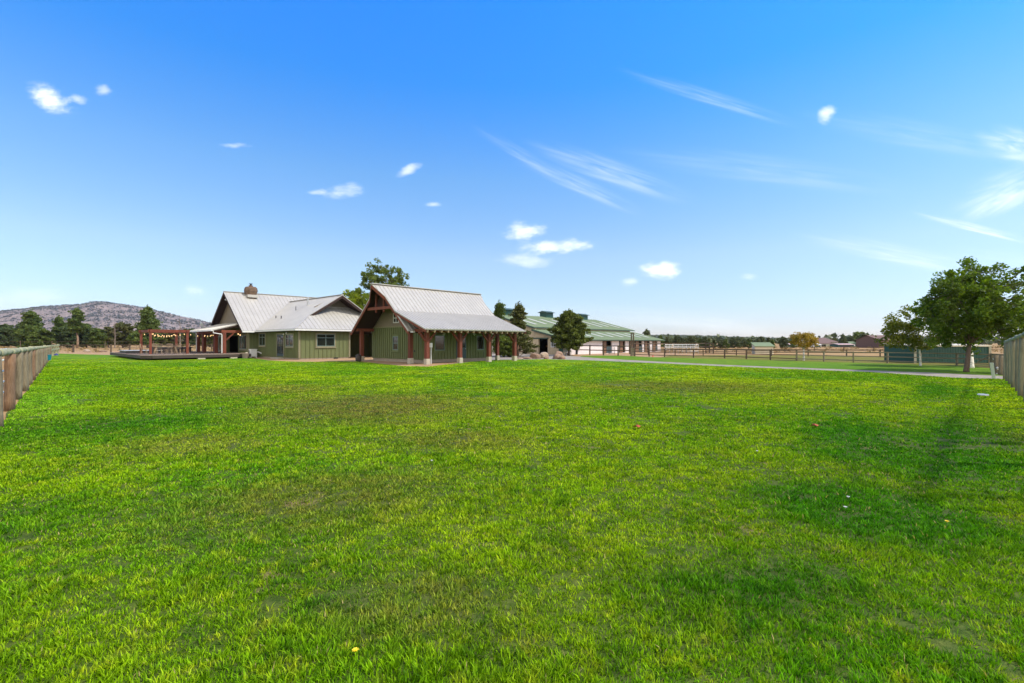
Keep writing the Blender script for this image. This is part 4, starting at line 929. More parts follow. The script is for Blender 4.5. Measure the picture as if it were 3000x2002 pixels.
# ------------------------------------------------------------------ fences
def post_obj(name, base, h_, r, mat, parent, wob=.06, lean=.0, n=9):
    m = MB(); k = 5; lx, ly = random.uniform(-lean, lean), random.uniform(-lean, lean)
    m.rings([Vector(base) + Vector((lx * j / k, ly * j / k, h_ * j / k - .02)) for j in range(k + 1)], [r * random.uniform(.92, 1.08) * (1.06 - .1 * j / k) for j in range(k + 1)], n, wob)
    return m.build(name, M[mat], parent, smooth=True)
def near_fence(name, label, a, b_, spacing, za, zb, r, first_red=False, nrail=1, mat='post'):
    """round posts with a round top rail; heights ease from za to zb"""
    a, b_ = Vector(a), Vector(b_); L = (b_ - a).length; t = thing(name, label, 'fence', a); d = (b_ - a).normalized(); n = int(L / spacing) + 1; random.seed(11)
    side = Vector((-d.y, d.x, 0)); pts = []; rr = []
    for i in range(n):
        f = min(1, i * spacing / L); p = a.lerp(b_, f); hh = za + (zb - za) * f
        post_obj('post', p + side * random.uniform(-.02, .02), hh - r * .9, r * random.uniform(.85, 1.15), 'post_red' if (i % 4 == 3 and mat == 'post') else mat, t, .07, .03, 10)
    k = 0; s = 0.0
    while s < L:
        e = min(L, s + max(3.1, spacing * 2.0 if spacing < 2 else spacing)); m = MB(); seg = 7; P = []; Rr = []
        for j in range(seg + 1):
            f = (s + (e - s) * j / seg) / L; P.append(a.lerp(b_, f) + ZD * (za + (zb - za) * f - r * .5 + .015 * math.sin(j * 2 + k))); Rr.append(r * (.85 - .16 * (j / seg)) * (1 + .05 * math.sin(j * 3 + k)))
        m.rings(P, Rr, 10, .04); m.build('rail', M['rail'], t, smooth=True); s = e; k += 1
    return t
a0 = Vector((-9.80, 9.1, 0)); dl = (gp(156, 1036) - a0).normalized()
near_fence('round_post_fence', 'weathered round post fence with thick greenish top rail along the left of the lawn', a0 - dl * 6.2, gp(156, 1036) + ZD * 0, 3.1, 1.50, 1.10, .092)
a1 = Vector((14.85, 13.9, 0)); dr = (Vector((21.3, 20.6, 0)) - a1).normalized()
near_fence('round_post_fence', 'tall grey-green round post fence running along the right edge of the lawn', Vector((21.6, 20.9, 0)), a1 - dr * 13.0, 1.86, 1.66, 2.15, .085, mat='gpost')

def board_fence(name, label, pts, h_, rails, spacing, pr, rt, mat, rmat=None, cat='fence', square=True):
    t = thing(name, label, cat, pts[0])
    for A, B_ in zip(pts[:-1], pts[1:]):
        L = (B_ - A).length; n = max(1, round(L / spacing)); d = (B_ - A).normalized(); side = Vector((-d.y, d.x, 0))
        for i in range(n + (1 if B_ is pts[-1] else 0)):
            p = A.lerp(B_, i / n); m = MB(); l = d * pr; s_ = side * pr; top = ZD * (h_ * random.uniform(.98, 1.04)); ln = Vector((random.uniform(-.02, .02), random.uniform(-.02, .02), 0))
            m.quadbox([p - l - s_, p + l - s_, p + l + s_, p - l + s_, p - l - s_ + top + ln, p + l - s_ + top + ln, p + l + s_ + top + ln, p - l + s_ + top + ln]); m.build('post', M[mat], t)
        for z_ in rails:
            k = max(1, round(L / (spacing * 2)))
            for i in range(k):
                q0, q1 = A.lerp(B_, i / k), A.lerp(B_, (i + 1) / k); o = -side * (pr + rt * .3); dz_ = random.uniform(-.015, .015)
                m = MB(); m.beam(q0 + o + ZD * (z_ + dz_), q1 + o + ZD * (z_ - dz_), rt * .5, rt); m.build('rail', M[rmat or mat], t)
    return t
random.seed(21)
fA = gp(1690, 1039.3)
board_fence('paddock_fence', 'dark brown two-rail fence in front of the white barn stalls', [gp(1690, 1038.5), gp(1728, 1040), gp(1768, 1041.5), gp(1811, 1042.7), gp(1849, 1043.5)], 1.20, [1.12, .60], 3.3, .06, .11, 'fence')
board_fence('paddock_fence', 'weathered three-rail fence between the gravel path lawn and the paddocks', [gp(1860, 1044), gp(1947, 1047), gp(2123, 1050.5), gp(2257, 1055.7), gp(2334, 1057.5)], .88, [.84, .50, .20], 2.6, .05, .075, 'fence')
board_fence('paddock_fence', 'paler three-rail fence crossing in front of the teal green shed', [gp(2334, 1057.5), gp(2414, 1060), gp(2500, 1063), gp(2600, 1065), gp(2803, 1072), gp(2902, 1076)], .86, [.82, .50, .18], 2.45, .05, .075, 'fencel', 'fencel')
board_fence('paddock_fence', 'dark inner paddock fence behind the three-rail fence', [at(1900, 60), at(2060, 57), at(2260, 54), at(2480, 51.5), at(2680, 50)], .78, [.72, .45], 3.6, .05, .08, 'fence')
board_fence('paddock_fence', 'thin dark fence at the far side of the tan pasture', [at(2090, 88), at(2300, 84), at(2560, 82), at(2840, 80), at(3150, 80)], .72, [.66, .30], 5.5, .05, .05, 'fence')
board_fence('paddock_fence', 'dark tall arena fence right of the grey pipe panels', [at(1845, 62), at(1950, 66), at(2068, 70), at(2090, 64)], 1.45, [1.38, .9, .45], 4.0, .06, .10, 'fence')
board_fence('paddock_fence', 'brown two-rail boundary fence behind the lawn in front of the pines', [gp(158, 1034), gp(215, 1033), gp(325, 1033), gp(380, 1032.5), gp(620, 1031)], 1.25, [1.12], 5.5, .09, .09, 'fence')
board_fence('wire_fence', 'dark wire fence across the dry field left of the boundary corner', [at(-400, 88), at(60, 90), at(152, 92), at(700, 110)], 1.75, [1.62], 7, .06, .035, 'fence')
board_fence('corral_fence', 'pale green post and rail corral behind the left lawn fence', [at(33, 22), at(100, 38), at(170, 62)], 1.28, [1.2, .75], 5.5, .10, .13, 'rail')
def wire_infill():
    m = MB(); A, B_ = gp(158, 1033.6), gp(620, 1030.6)
    for z_ in (.25, .5, .75): m.tube(A + ZD * z_, B_ + ZD * z_, .012, .012, 4)
    for i in range(60):
        p = A.lerp(B_, i / 60); m.tube(p, p + ZD * 1.05, .008, .008, 4)
    t = thing('mesh_wire', 'thin wire mesh strung below the boundary fence rail', 'wire mesh', A); m.build('wire', M['grey'], t)
wire_infill()
def pipe_gate(name, label, A, B_, h_, bars, mat='galv', legs=(0, 1), r=.025, group=None):
    t = thing(name, label, 'gate', A, group); m = MB(); d = (B_ - A)
    for k in range(bars): z_ = .18 + (h_ - .18) * k / (bars - 1); m.tube(A + ZD * z_, B_ + ZD * z_, r, r, 6)
    
    for f in legs: m.tube(A + d * f + ZD * .05, A + d * f + ZD * h_, r * 1.1, r * 1.1, 6)
    m.build('gate_frame', M[mat], t); return t
pipe_gate('pipe_gate', 'white pipe gate sloping up behind the left lawn fence', at(-60, 11.5), at(26, 14.5), 1.42, 5, 'white', (0, .5, 1), .03)
pipe_gate('pipe_gate', 'grey pipe gate seen under the porch between the posts', gp(1436, 1036), gp(1454, 1036), 1.0, 6, 'galv')
for i, (x0, x1) in enumerate(((1948, 1974), (1974, 1999), (1999, 2023), (2023, 2046))):
    pipe_gate('pipe_gate', ('leftmost', 'second from left', 'third from left', 'rightmost')[i] + ' of the four tall grey pipe panels behind the paddock fence', at(x0, 62), at(x1, 62.5), 1.25, 6, 'galv', (0, .5, 1), .022, 'tall grey pipe corral panels')
pipe_gate('pipe_gate', 'dark pipe gate between the stall doors of the barn', at(1784, 59), at(1801, 60), .95, 6, 'black', (0, 1))
def lodgepole():
    t = thing('gate_arch', 'tall double wooden gate post frame at the paddock gate before the barn', 'gate post', gp(1854, 1043)); Y = gp(1854, 1043).y
    for x, x2 in ((1850.5, 1849.5), (1857.5, 1855.5)):
        m = MB(); m.tube(at(x, Y), at(x2, Y, zat(977, Y)), .09, .075, 8); m.build('post', M['fence'], t)
    m = MB(); m.beam(at(1847.5, Y, zat(977, Y)), at(1858.5, Y, zat(977, Y)), .16, .10); m.build('lintel', M['fence'], t)
    pipe_gate('ranch_gate', 'pale wooden and wire gate leaf beside the tall gate posts', gp(1849, 1044), gp(1857, 1044.2), .88, 4, 'fencel', (0, .5, 1), .035)
lodgepole()
def right_corner():
    # heavy braced corner posts, fallen logs and pedestal near the right fence
    t = thing('corner_fence_posts', 'cluster of thick weathered brace posts behind the pale green pedestal', 'fence posts', gp(2928, 1099)); random.seed(5)
    for x, y, top in ((2908, 1085, 1038), (2922, 1097, 1040), (2934, 1100, 1041)):
        p = gp(x, y); post_obj('post', p, zat(top, p.y), .10, 'post', t, .06, .04)
    for z0, z1 in ((.95, .95), (.62, .60), (.36, .34)):
        m = MB(); m.tube(gp(2908, 1090) + ZD * z0, gp(2955, 1098) + ZD * z1, .05, .05, 7); m.build('rail', M['fencel'], t)
    m = MB(); m.tube(gp(2864, 1075) + ZD * .30, gp(2902, 1077) + ZD * .78, .035, .035, 6); m.build('brace', M['fencel'], t)
    m = MB(); m.tube(gp(2912, 1092) + ZD * .75, gp(2922, 1097) + ZD * .62, .06, .05, 7); m.tube(gp(2910, 1094) + ZD * .48, gp(2924, 1098) + ZD * .30, .06, .05, 7); m.build('log_stub', M['birch'], t)
    p = gp(2912, 1111); t = thing('utility_pedestal', 'pale green leaning utility pedestal at the end of the gravel path', 'pedestal', p)
    fr = Frame(p.x, p.y); ln = Vector((-.08, 0, 0)); m = MB(); hh = .72
    a, b_, c, e = fr(-.075, -.06, 0), fr(.075, -.06, 0), fr(.075, .06, 0), fr(-.075, .06, 0)
    m.quadbox([a, b_, c, e, a + ln * 1.4 + ZD * hh, b_ + ln * 1.4 + ZD * hh, c + ln * 1.4 + ZD * hh, e + ln * 1.4 + ZD * hh]); m.build('cabinet', M['paleg'], t, bevel=.008)
    m = MB(); q = fr(.05, -.075, .24); m.tube(q, q + Vector((.02, -.03, -.0)), .03, .03, 8); m.build('lock', M['galv'], t)
    p = gp(2880, 1161.5); t = thing('plastic_lid', 'flat white lid lying in the grass near the right fence', 'lid', p); m = MB(); m.rings([p + ZD * .03, p + ZD * .06, p + ZD * .07], [.13, .13, .10], 14); o = m.build('lid_disc', M['white'], t)
right_corner()
def pails():
    p = gp(140, 1064); p = Vector((p.x - .0, p.y, 0)); z0 = zat(1056, p.y); t = thing('feed_bucket', 'turquoise plastic feed bucket hanging on the left lawn fence', 'bucket', p + ZD * z0)
    hh = .42; m = MB(); m.rings([p + ZD * z0, p + ZD * (z0 + .05), p + ZD * (z0 + hh)], [.16, .175, .22], 16); m.build('pail', M['bluepail'], t, smooth=False)
    m = MB(); m.rings([p + ZD * (z0 + hh - .02), p + ZD * (z0 + hh + .01)], [.235, .235], 16); m.build('rim', M['bluepail'], t)
    q = gp(163, 1042); t = thing('blue_tarp_bundle', 'small dark blue bundle lying on the grass by the fence corner', 'bundle', q)
    bm = bmesh.new(); bmesh.ops.create_icosphere(bm, subdivisions=3, radius=1)
    for v in bm.verts: v.co = Vector((q.x + v.co.x * .34 * (1 + .1 * math.sin(v.co.y * 5)), q.y + v.co.y * .2, q.z + max(0, v.co.z) * .2 * (1 + .3 * math.sin(v.co.x * 6))))
    me = bpy.data.meshes.new('bundle'); bm.to_mesh(me); bm.free(); link_mesh('bundle', me, M['blue'], t)
pails()

# ------------------------------------------------------------------ far buildings
def simple_building(name, label, cat, px0, px1, Y, yeave, yridge, wallm, roofm, ang=0, depth=4, gable='side', ybase=None, extras=None):
    """front face spans px0..px1 at distance Y; ridge parallel to the front"""
    A = at(px0, Y); B_ = at(px1, Y); ze, zr = zat(yeave, Y), zat(yridge, Y + depth / 2); t = thing(name, label, cat, A)
    d = (B_ - A).normalized(); n = Vector((-d.y, d.x, 0)); ov = .15
    m = MB(); m.prism([A, A + n * depth, A + n * depth + ZD * ze, A + n * depth / 2 + ZD * zr * .985, A + ZD * ze], d * (B_ - A).length); m.build('wall', M[wallm], t)
    m = MB()
    for s_ in (0, 1):
        e = A + n * (depth * s_) + (-n if s_ == 0 else n) * ov; k = (zr - ze) / (depth / 2)
        m.prism([e - d * ov + ZD * (ze - k * ov + .05), e + d * ((B_ - A).length + ov) + ZD * (ze - k * ov + .05), B_ + n * depth / 2 + d * ov + ZD * (zr + .05), A + n * depth / 2 - d * ov + ZD * (zr + .05)], ZD * .08)
    m.build('roof', M[roofm], t)
    L = (B_ - A).length
    for (a, b_, z0, z1, mm, nm) in (extras or []):
        m = MB(); m.prism([A + d * (L * a) + ZD * (ze * z0), A + d * (L * b_) + ZD * (ze * z0), A + d * (L * b_) + ZD * (ze * z1), A + d * (L * a) + ZD * (ze * z1)], -n * .05); m.build(nm, M[mm], t)
    return t
def lean_shed():
    Y = 62; A, B_ = at(2212, Y), at(2266, Y); t = thing('field_shed', 'small cream shed with a pale green sloping roof in the tan field', 'shed', A)
    back = Vector((1.1, 3.0, 0)); z0, z1 = zat(1016, Y), zat(1006.5, Y + 3)
    m = MB(); m.quadbox([A, B_, B_ + back, A + back, A + ZD * z0, B_ + ZD * z0, B_ + back + ZD * z1, A + back + ZD * z1]); m.build('wall', M['cream'], t)
    o = Vector((-.12, -.15, 0)); m = MB(); sl = (z1 - z0) / 3.0
    m.prism([A + o + ZD * (z0 - .01), B_ + Vector((.12, -.15, 0)) + ZD * (z0 - .01), B_ + back + Vector((.12, .15, 0)) + ZD * (z1 + .07), A + back + Vector((-.12, .15, 0)) + ZD * (z1 + .07)], ZD * .07); m.build('roof', M['barnroof'], t)
lean_shed()
def teal_shed():
    Y = 36.5; A, B_ = at(2680, Y), at(2899, Y); t = thing('run_in_shed', 'long teal green metal shed with cream corner trim and pale roof behind the maple', 'shed', A); z_ = zat(1016, Y)
    d = (B_ - A).normalized(); n = Vector((-d.y, d.x, 0))
    m = MB(); m.quadbox([A, B_, B_ + n * 3, A + n * 3, A + ZD * z_, B_ + ZD * z_, B_ + n * 3 + ZD * (z_ + .1), A + n * 3 + ZD * (z_ + .1)]); wl = m.build('wall', M['tgreen'], t)
    m = MB(); L = (B_ - A).length; k = .12
    while k < L: m.prism([A + d * k, A + d * (k + .03), A + d * (k + .03) + ZD * z_, A + d * k + ZD * z_], -n * .02); k += .2
    m.build('wall_ribs', M['tgreen'], wl)
    for p in (A, B_):
        m = MB(); m.beam(p - n * .04, p - n * .04 + ZD * (z_ + .06), .14, .14); m.build('corner_trim', M['cream'], t)
    m = MB(); m.quadbox([A - d * .1 - n * .1 + ZD * z_, B_ + d * .1 - n * .1 + ZD * z_, B_ + d * .1 + n * 3.1 + ZD * (z_ + .12), A - d * .1 + n * 3.1 + ZD * (z_ + .12)] + [q + ZD * .10 for q in (A - d * .1 - n * .1 + ZD * z_, B_ + d * .1 - n * .1 + ZD * z_, B_ + d * .1 + n * 3.1 + ZD * (z_ + .12), A - d * .1 + n * 3.1 + ZD * (z_ + .12))]); m.build('roof', M['cream'], t)
teal_shed()
simple_building('farm_house', 'distant brown-roofed farm building with pale green-grey walls behind the golden birch', 'house', 2395, 2456, 160, 1003.5, 991, 'paleh', 'brownroof', depth=14, extras=[(.2, .3, .2, .8, 'glass', 'window'), (.45, .55, .2, .8, 'glass', 'window')])
simple_building('farm_house', 'lower pinkish-roofed annex in front of the brown-roofed farm building', 'annex', 2388, 2440, 150, 1008, 1000, 'paleh', 'brownroof', depth=8, extras=[(.3, .6, 0, .8, 'glass', 'door')])
simple_building('loafing_shed', 'small distant shed with pale pink roof left of the golden birch', 'shed', 2306, 2334, 140, 1010.5, 1007, 'paleh', 'pinkroof', depth=4, extras=[(.1, .75, 0, .8, 'dgreen', 'opening')])
simple_building('loafing_shed', 'white-roofed low shed just right of the golden birch', 'shed', 2384, 2406, 138, 1011, 1007.5, 'white', 'white', depth=4, extras=[(.1, .9, 0, .8, 'dgreen', 'opening')])
simple_building('loafing_shed', 'long low shed with faded pink roof right of the farm building', 'shed', 2457, 2502, 140, 1011, 1008, 'dgreen', 'pinkroof', depth=4, extras=[(.1, .9, 0, .8, 'black', 'opening')])
simple_building('farm_house', 'tiny distant green cottage with a gable window beside the pink-roofed shed', 'cottage', 2492, 2514, 150, 1008, 1002, 'dgreen', 'barnroof', depth=5, extras=[(.35, .6, .3, .8, 'white', 'window')])
simple_building('loafing_shed', 'white-roofed shelter left of the dark brown house', 'shed', 2545, 2572, 140, 1011.5, 1008.5, 'dgreen', 'white', depth=4, extras=[(.1, .9, 0, .8, 'black', 'opening')])
simple_building('farm_house', 'dark brown tall-roofed house half hidden by the small birch', 'house', 2575, 2638, 120, 997, 984, 'brownroof', 'brownroof', depth=8, extras=[(.1, .2, .3, .7, 'glass', 'window')])
simple_building('loafing_shed', 'red-roofed speck of a shed behind the cream field shed', 'shed', 2206, 2213, 130, 1012, 1009, 'white', 'pinkroof', depth=2)

# ------------------------------------------------------------------ vegetation
def quads(name, Cn, size, rng, up=.0, asp=1.5, out=None):
    """N small leaf faces at centres Cn with attribute rnd"""
    N = len(Cn); a = rng.normal(size=(N, 3)); a[:, 2] *= .8; a /= np.linalg.norm(a, axis=1)[:, None]
    b_ = rng.normal(size=(N, 3)); b_ -= (b_ * a).sum(1)[:, None] * a; b_ /= np.linalg.norm(b_, axis=1)[:, None]
    s = (size * rng.uniform(.6, 1.3, N))[:, None] / 2
    P = np.stack([Cn - a * s * asp, Cn - b_ * s * .9 + a * s * .1, Cn + a * s * asp, Cn + b_ * s * .9 + a * s * .1], 1).reshape(-1, 3)
    me = bpy.data.meshes.new(name); me.vertices.add(4 * N); me.vertices.foreach_set('co', P.astype(np.float32).ravel())
    me.loops.add(4 * N); me.loops.foreach_set('vertex_index', np.arange(4 * N, dtype=np.int32)); me.polygons.add(N)
    me.polygons.foreach_set('loop_start', np.arange(0, 4 * N, 4, dtype=np.int32)); me.polygons.foreach_set('loop_total', np.full(N, 4, dtype=np.int32))
    r = np.repeat(rng.uniform(0, 1, N), 4).astype(np.float32); at_ = me.attributes.new('rnd', 'FLOAT', 'POINT'); at_.data.foreach_set('value', r)
    me.update(); me.validate(); return me
def conifer_parts(h_, w_, base_f, seed, nb=70, lf=.24, per=34, prof=None, lean=.0, gap=.25, clump=.085, ragged=.35):
    """returns (trunk MB, leaf mesh) in local coordinates"""
    rng = np.random.default_rng(seed); tr = MB(); random.seed(seed)
    k = 7; axis = [Vector((lean * h_ * (j / k) ** 1.5 + rng.normal() * .01 * h_, rng.normal() * .01 * h_, h_ * .97 * j / k)) for j in range(k + 1)]; axis[0] = Vector((0, 0, -.05))
    tr.rings(axis, [max(.012 * h_, .028 * h_ * (1 - .92 * j / k)) for j in range(k + 1)], 7, .08)
    cs = []
    sect = rng.uniform(.75, 1.15, 9)
    for i in range(nb):
        t = base_f + (1 - base_f) * ((i + rng.uniform(0, 1)) / nb); ang = i * 2.39996 + rng.normal() * .3
        if rng.uniform() < gap * .5: continue
        q = (t - base_f) / (1 - base_f); pr = prof(q) if prof else (1 - q) ** .75 * (.55 + .45 * min(1, q * 5)) + .05
        Lb = w_ / 2 * pr * sect[int(ang / (2 * math.pi) * 9) % 9] * rng.uniform(1 - ragged, 1.12)
        f = t * k; j = min(k - 1, int(f)); o = axis[j].lerp(axis[j + 1], f - j)
        rise = rng.uniform(-.10, .38) * (1 - .3 * q); tip = o + Vector((math.cos(ang) * Lb, math.sin(ang) * Lb, rise * Lb))
        tr.tube(o, tip, .010 * h_ * (1 - .6 * q), .003 * h_, 4, False)
        nc = max(2, int(Lb / (clump * h_ * .75)) + 1)
        for c in range(nc):
            s_ = .35 + .68 * (c + rng.uniform(0, .6)) / nc; cen = np.array(o.lerp(tip, s_)) + rng.normal(size=3) * .02 * h_; r = clump * h_ * rng.uniform(.6, 1.15)
            g = rng.normal(size=(per, 3)); g /= np.linalg.norm(g, axis=1)[:, None]; g *= (rng.uniform(0, 1, per) ** .4)[:, None]
            cs.append(cen + g * r * np.array([1, 1, .55]))
    top = np.array(axis[-1]); g = rng.normal(size=(per, 3)) * np.array([.02, .02, .045]) * h_; cs.append(top + g)
    return tr, np.concatenate(cs)
def place_tree(name, label, tr, leaves, p, mat, bark, lf, seed, cat='tree', group=None, crown='crown'):
    t = thing(name, label, cat, p, group); p = Vector(p); rng = np.random.default_rng(seed + 99)
    tr.v = [tuple(Vector(v) + p) for v in tr.v]; tr.build('trunk', M[bark], t, smooth=True)
    me = quads(crown, leaves + np.array(p), lf, rng); link_mesh(crown, me, M[mat], t); return t
def conifer(name, label, px, ytop, Y, wpx, seed, mat='pine', bark='bark', base_f=.1, **k):
    p = at(px, Y); h_ = zat(ytop, Y); w_ = wpx / FPX * Y; lf = k.pop('lf', max(.10, Y * .0027)); k.setdefault('per', 46)
    tr, lv = conifer_parts(h_, w_, base_f, seed, **k); return place_tree(name, label, tr, lv, p, mat, bark, lf, seed)
rnd_prof = lambda q: (max(0, 1 - (2 * q - .75) ** 2 * .62)) ** .5 * .95
# left pines
conifer('pine_tree', 'bushy mid green pine, tallest of those behind the left fence corner', 92, 914, 119, 92, 31, 'pine', base_f=.06, nb=90, prof=lambda q: (1 - q) ** .6 * .95 + .05, clump=.10)
conifer('juniper_tree', 'rounded dark juniper at the left foot of the bushy pine', 62, 950, 131, 60, 32, 'pine_blue', base_f=.03, prof=rnd_prof)
conifer('juniper_tree', 'low bright green bush at the right foot of the bushy pine', 122, 964, 114, 62, 33, 'pine', base_f=.02, prof=rnd_prof)
conifer('pine_tree', 'narrow leaning pine left of the tall bare-trunked pine', 176, 930, 125, 44, 34, 'pine', base_f=.25, lean=-.03, gap=.5)
conifer('pine_tree', 'tall open pine with a bare pale lower trunk before the hill', 226, 907, 116, 56, 35, 'pine', 'pbark', base_f=.42, nb=60, prof=lambda q: (1 - q) ** .55 * (.6 + .4 * math.sin(q * 9) ** 2) + .08, gap=.4, clump=.075)
conifer('juniper_tree', 'dark juniper thicket behind the bare-trunked pine, left side', 198, 957, 122, 60, 36, 'pine_blue', base_f=.05, prof=rnd_prof)
conifer('juniper_tree', 'dark juniper thicket behind the bare-trunked pine, right side', 254, 952, 125, 55, 37, 'pine_blue', base_f=.05, prof=rnd_prof)
conifer('juniper_tree', 'small dark juniper between the two larger groups of pines', 283, 964, 119, 52, 38, 'pine', base_f=.06, prof=rnd_prof)
conifer('juniper_tree', 'grey dead-limbed juniper trunk tree left of the round olive juniper', 318, 960, 131, 50, 39, 'olive', 'grey', base_f=.25, nb=40, prof=rnd_prof, gap=.6)
conifer('juniper_tree', 'broad round-topped olive juniper left of the pergola', 360, 949, 125, 72, 40, 'olive', 'pbark', base_f=.12, prof=rnd_prof, clump=.10)
conifer('pine_tree', 'tall full pointed pine rising behind the pergola', 432, 900, 122, 84, 41, 'pine', base_f=.08, nb=100, prof=lambda q: (1 - q) ** .7 * .98 + .03, clump=.09)
conifer('juniper_tree', 'round olive juniper seen through the left half of the pergola', 462, 966, 125, 52, 42, 'olive', base_f=.06, prof=rnd_prof)
conifer('juniper_tree', 'round olive juniper seen through the right half of the pergola', 505, 970, 131, 62, 43, 'olive', base_f=.08, prof=rnd_prof)
conifer('juniper_tree', 'grey-green juniper between pergola and patio posts', 556, 966, 136, 60, 44, 'pine_blue', base_f=.10, prof=rnd_prof)
conifer('juniper_tree', 'grey-green juniper seen between the patio posts', 606, 962, 139, 66, 45, 'olive', base_f=.08, prof=rnd_prof)
conifer('juniper_tree', 'dark juniper at the left edge behind the pipe gate', 12, 952, 136, 78, 46, 'pine_blue', base_f=.03, prof=rnd_prof)
conifer('juniper_tree', 'juniper just outside the left edge of the view', -70, 940, 136, 80, 47, 'pine', base_f=.03, prof=rnd_prof)
def snag(label, px, ytop, Y, seed):
    rng = random.Random(seed); p = at(px, Y); h_ = zat(ytop, Y); t = thing('dead_tree', label, 'dead tree', p); m = MB()
    m.rings([p, p + Vector((.1, 0, h_ * .5)), p + Vector((-.05, 0, h_))], [.16, .10, .02], 6, .1); m.build('trunk', M['grey'], t); m = MB()
    for i in range(34):
        z_ = h_ * rng.uniform(.2, .95); a = rng.uniform(0, 6.28); L = (1 - z_ / h_ * .7) * h_ * .28 * rng.uniform(.5, 1); o = p + Vector((0, 0, z_))
        e = o + Vector((math.cos(a) * L, math.sin(a) * L, L * rng.uniform(-.1, .7))); m.rings([o, o.lerp(e, .5) + Vector((0, 0, L * .1)), e], [.035, .022, .008], 4)
    m.build('branches', M['grey'], t)
snag('bare dead tree with thin branches behind the pergola beam', 527, 928, 112, 1); snag('bare grey dead tree between the olive junipers', 336, 945, 118, 2)
# around the buildings
conifer('pine_tree', 'dark pointed pine rising just behind the right end of the porch roof', 1463, 890, 54, 46, 51, 'pine', base_f=.05, nb=90, prof=lambda q: (1 - q) ** .7 * .95 + .05)
conifer('pine_tree', 'tall olive-green pine spreading over the tan barn wall', 1517, 893, 52, 104, 52, 'olive', 'pbark', base_f=.10, nb=100, prof=lambda q: (1 - q) ** .75 * .98 + .10, clump=.075, gap=.3)
conifer('juniper_tree', 'shaded juniper under the big pine seen through the porch posts', 1476, 988, 50, 60, 53, 'poplar', base_f=.12, prof=rnd_prof)
conifer('shrub', 'dark green low shrub against the tan barn wall', 1495, 1012, 50, 22, 54, 'pine_blue', base_f=.02, nb=40, prof=rnd_prof)
conifer('juniper_tree', 'full rounded juniper in front of the barn corner', 1667, 911, 55.5, 124, 55, 'juniper', base_f=.18, nb=150, per=46, prof=lambda q: float(np.interp(q, [0, .12, .35, .6, .8, .93, 1], [.62, .92, 1, .84, .60, .34, .06])), clump=.066, gap=.3, ragged=.38)

def decid(name, label, p, h_, cen_z, rx, rz_, seed, mat, bark, nclu=120, per=70, lf=.11, trunk_r=.17, fork=.28, cat='tree', shift=(0, 0), crad=.5, sub=True, shell=.45, skew=0.0):
    rng = np.random.default_rng(seed); p = Vector(p); t = thing(name, label, cat, p); random.seed(seed); m = MB(); b0 = Vector((0, 0, 0))
    fz = h_ * fork; top = Vector((shift[0] * .4, shift[1] * .4, fz)); m.rings([b0 - ZD * .05, b0 + ZD * .12, top * .5, top], [trunk_r * 1.35, trunk_r * 1.05, trunk_r * .9, trunk_r * .8], 9, .06)
    limbs = []
    for i in range(8):
        a = i * 2.4 + rng.normal() * .3; e = Vector((shift[0] + math.cos(a) * rx * .62, shift[1] + math.sin(a) * rx * .62, cen_z + rz_ * rng.uniform(-.45, .65)))
        if i == 0: e = Vector((shift[0], shift[1], cen_z + rz_ * .75))
        mid = top.lerp(e, .5) + Vector((0, 0, .12 * rz_)) + Vector(rng.normal(size=3) * .08 * rx); m.rings([top - ZD * .05, mid, e], [trunk_r * .55, trunk_r * .3, trunk_r * .08], 6, .05); limbs.append((top, mid, e))
    cs = []
    for i in range(nclu):
        g = rng.normal(size=3); g /= np.linalg.norm(g); r = rng.uniform(shell, 1.0) ** .6; bump = 1 + .16 * math.sin(3 * math.atan2(g[1], g[0]) + seed) + rng.normal() * .06
        c = np.array([shift[0] + g[0] * rx * r * bump + skew * max(0, g[2]) * rx, shift[1] + g[1] * rx * r * bump, cen_z + g[2] * rz_ * r * bump * (1.0 if g[2] > 0 else .85)])
        if c[2] < fz * .75: c[2] = fz * .75 + rng.uniform(0, .4)
        L = limbs[int(rng.integers(len(limbs)))]; best = min(((Vector(c) - q).length, j) for j, q in enumerate([x.lerp(y, s_) for x, y, z_ in limbs for s_ in (.6, 1)] + [y.lerp(z_, s_) for x, y, z_ in limbs for s_ in (.5, 1)]))
        allq = [x.lerp(y, s_) for x, y, z_ in limbs for s_ in (.6, 1)] + [y.lerp(z_, s_) for x, y, z_ in limbs for s_ in (.5, 1)]; o = allq[best[1]]
        m.rings([o, o.lerp(Vector(c), .5) + ZD * .05, Vector(c)], [trunk_r * .10, trunk_r * .06, .006], 4)
        rr = crad * rng.uniform(.55, 1.2); k = int(per * rng.uniform(.6, 1.3)); g2 = rng.normal(size=(k, 3)); g2 /= np.linalg.norm(g2, axis=1)[:, None]; g2 *= (rng.uniform(0, 1, k) ** .45)[:, None]
        cs.append(c + g2 * rr * np.array([1, 1, .85]))
    lv = np.concatenate(cs); m.v = [tuple(Vector(v) + p) for v in m.v]; m.build('trunk', M[bark], t, smooth=True)
    link_mesh('crown', quads('crown', lv + np.array(p), lf, rng), M[mat], t); return t
pm = gp(2831, 1090.5)
decid('maple_tree', 'large spreading green maple with leaning dark trunk at the right', pm, 6.2, 3.5, 2.55, 2.42, 61, 'maple', 'bark', nclu=300, per=105, lf=.105, trunk_r=.12, fork=.24, shift=(.6, .2), crad=.40, skew=.15, shell=.3)
decid('birch_tree', 'thick white birch trunk standing right behind the maple', gp(2845, 1079), 5.0, 3.6, 1.8, 1.3, 62, 'maple', 'birch', nclu=60, per=60, lf=.13, trunk_r=.15, fork=.45, shift=(.8, 1.2))
decid('birch_tree', 'small olive birch with thin pale trunk left of the maple', gp(2697, 1073), 3.9, 2.35, 2.0, 1.35, 63, 'birchleaf', 'birch', nclu=110, per=60, lf=.12, trunk_r=.06, fork=.42, shift=(-.25, 0), crad=.42)
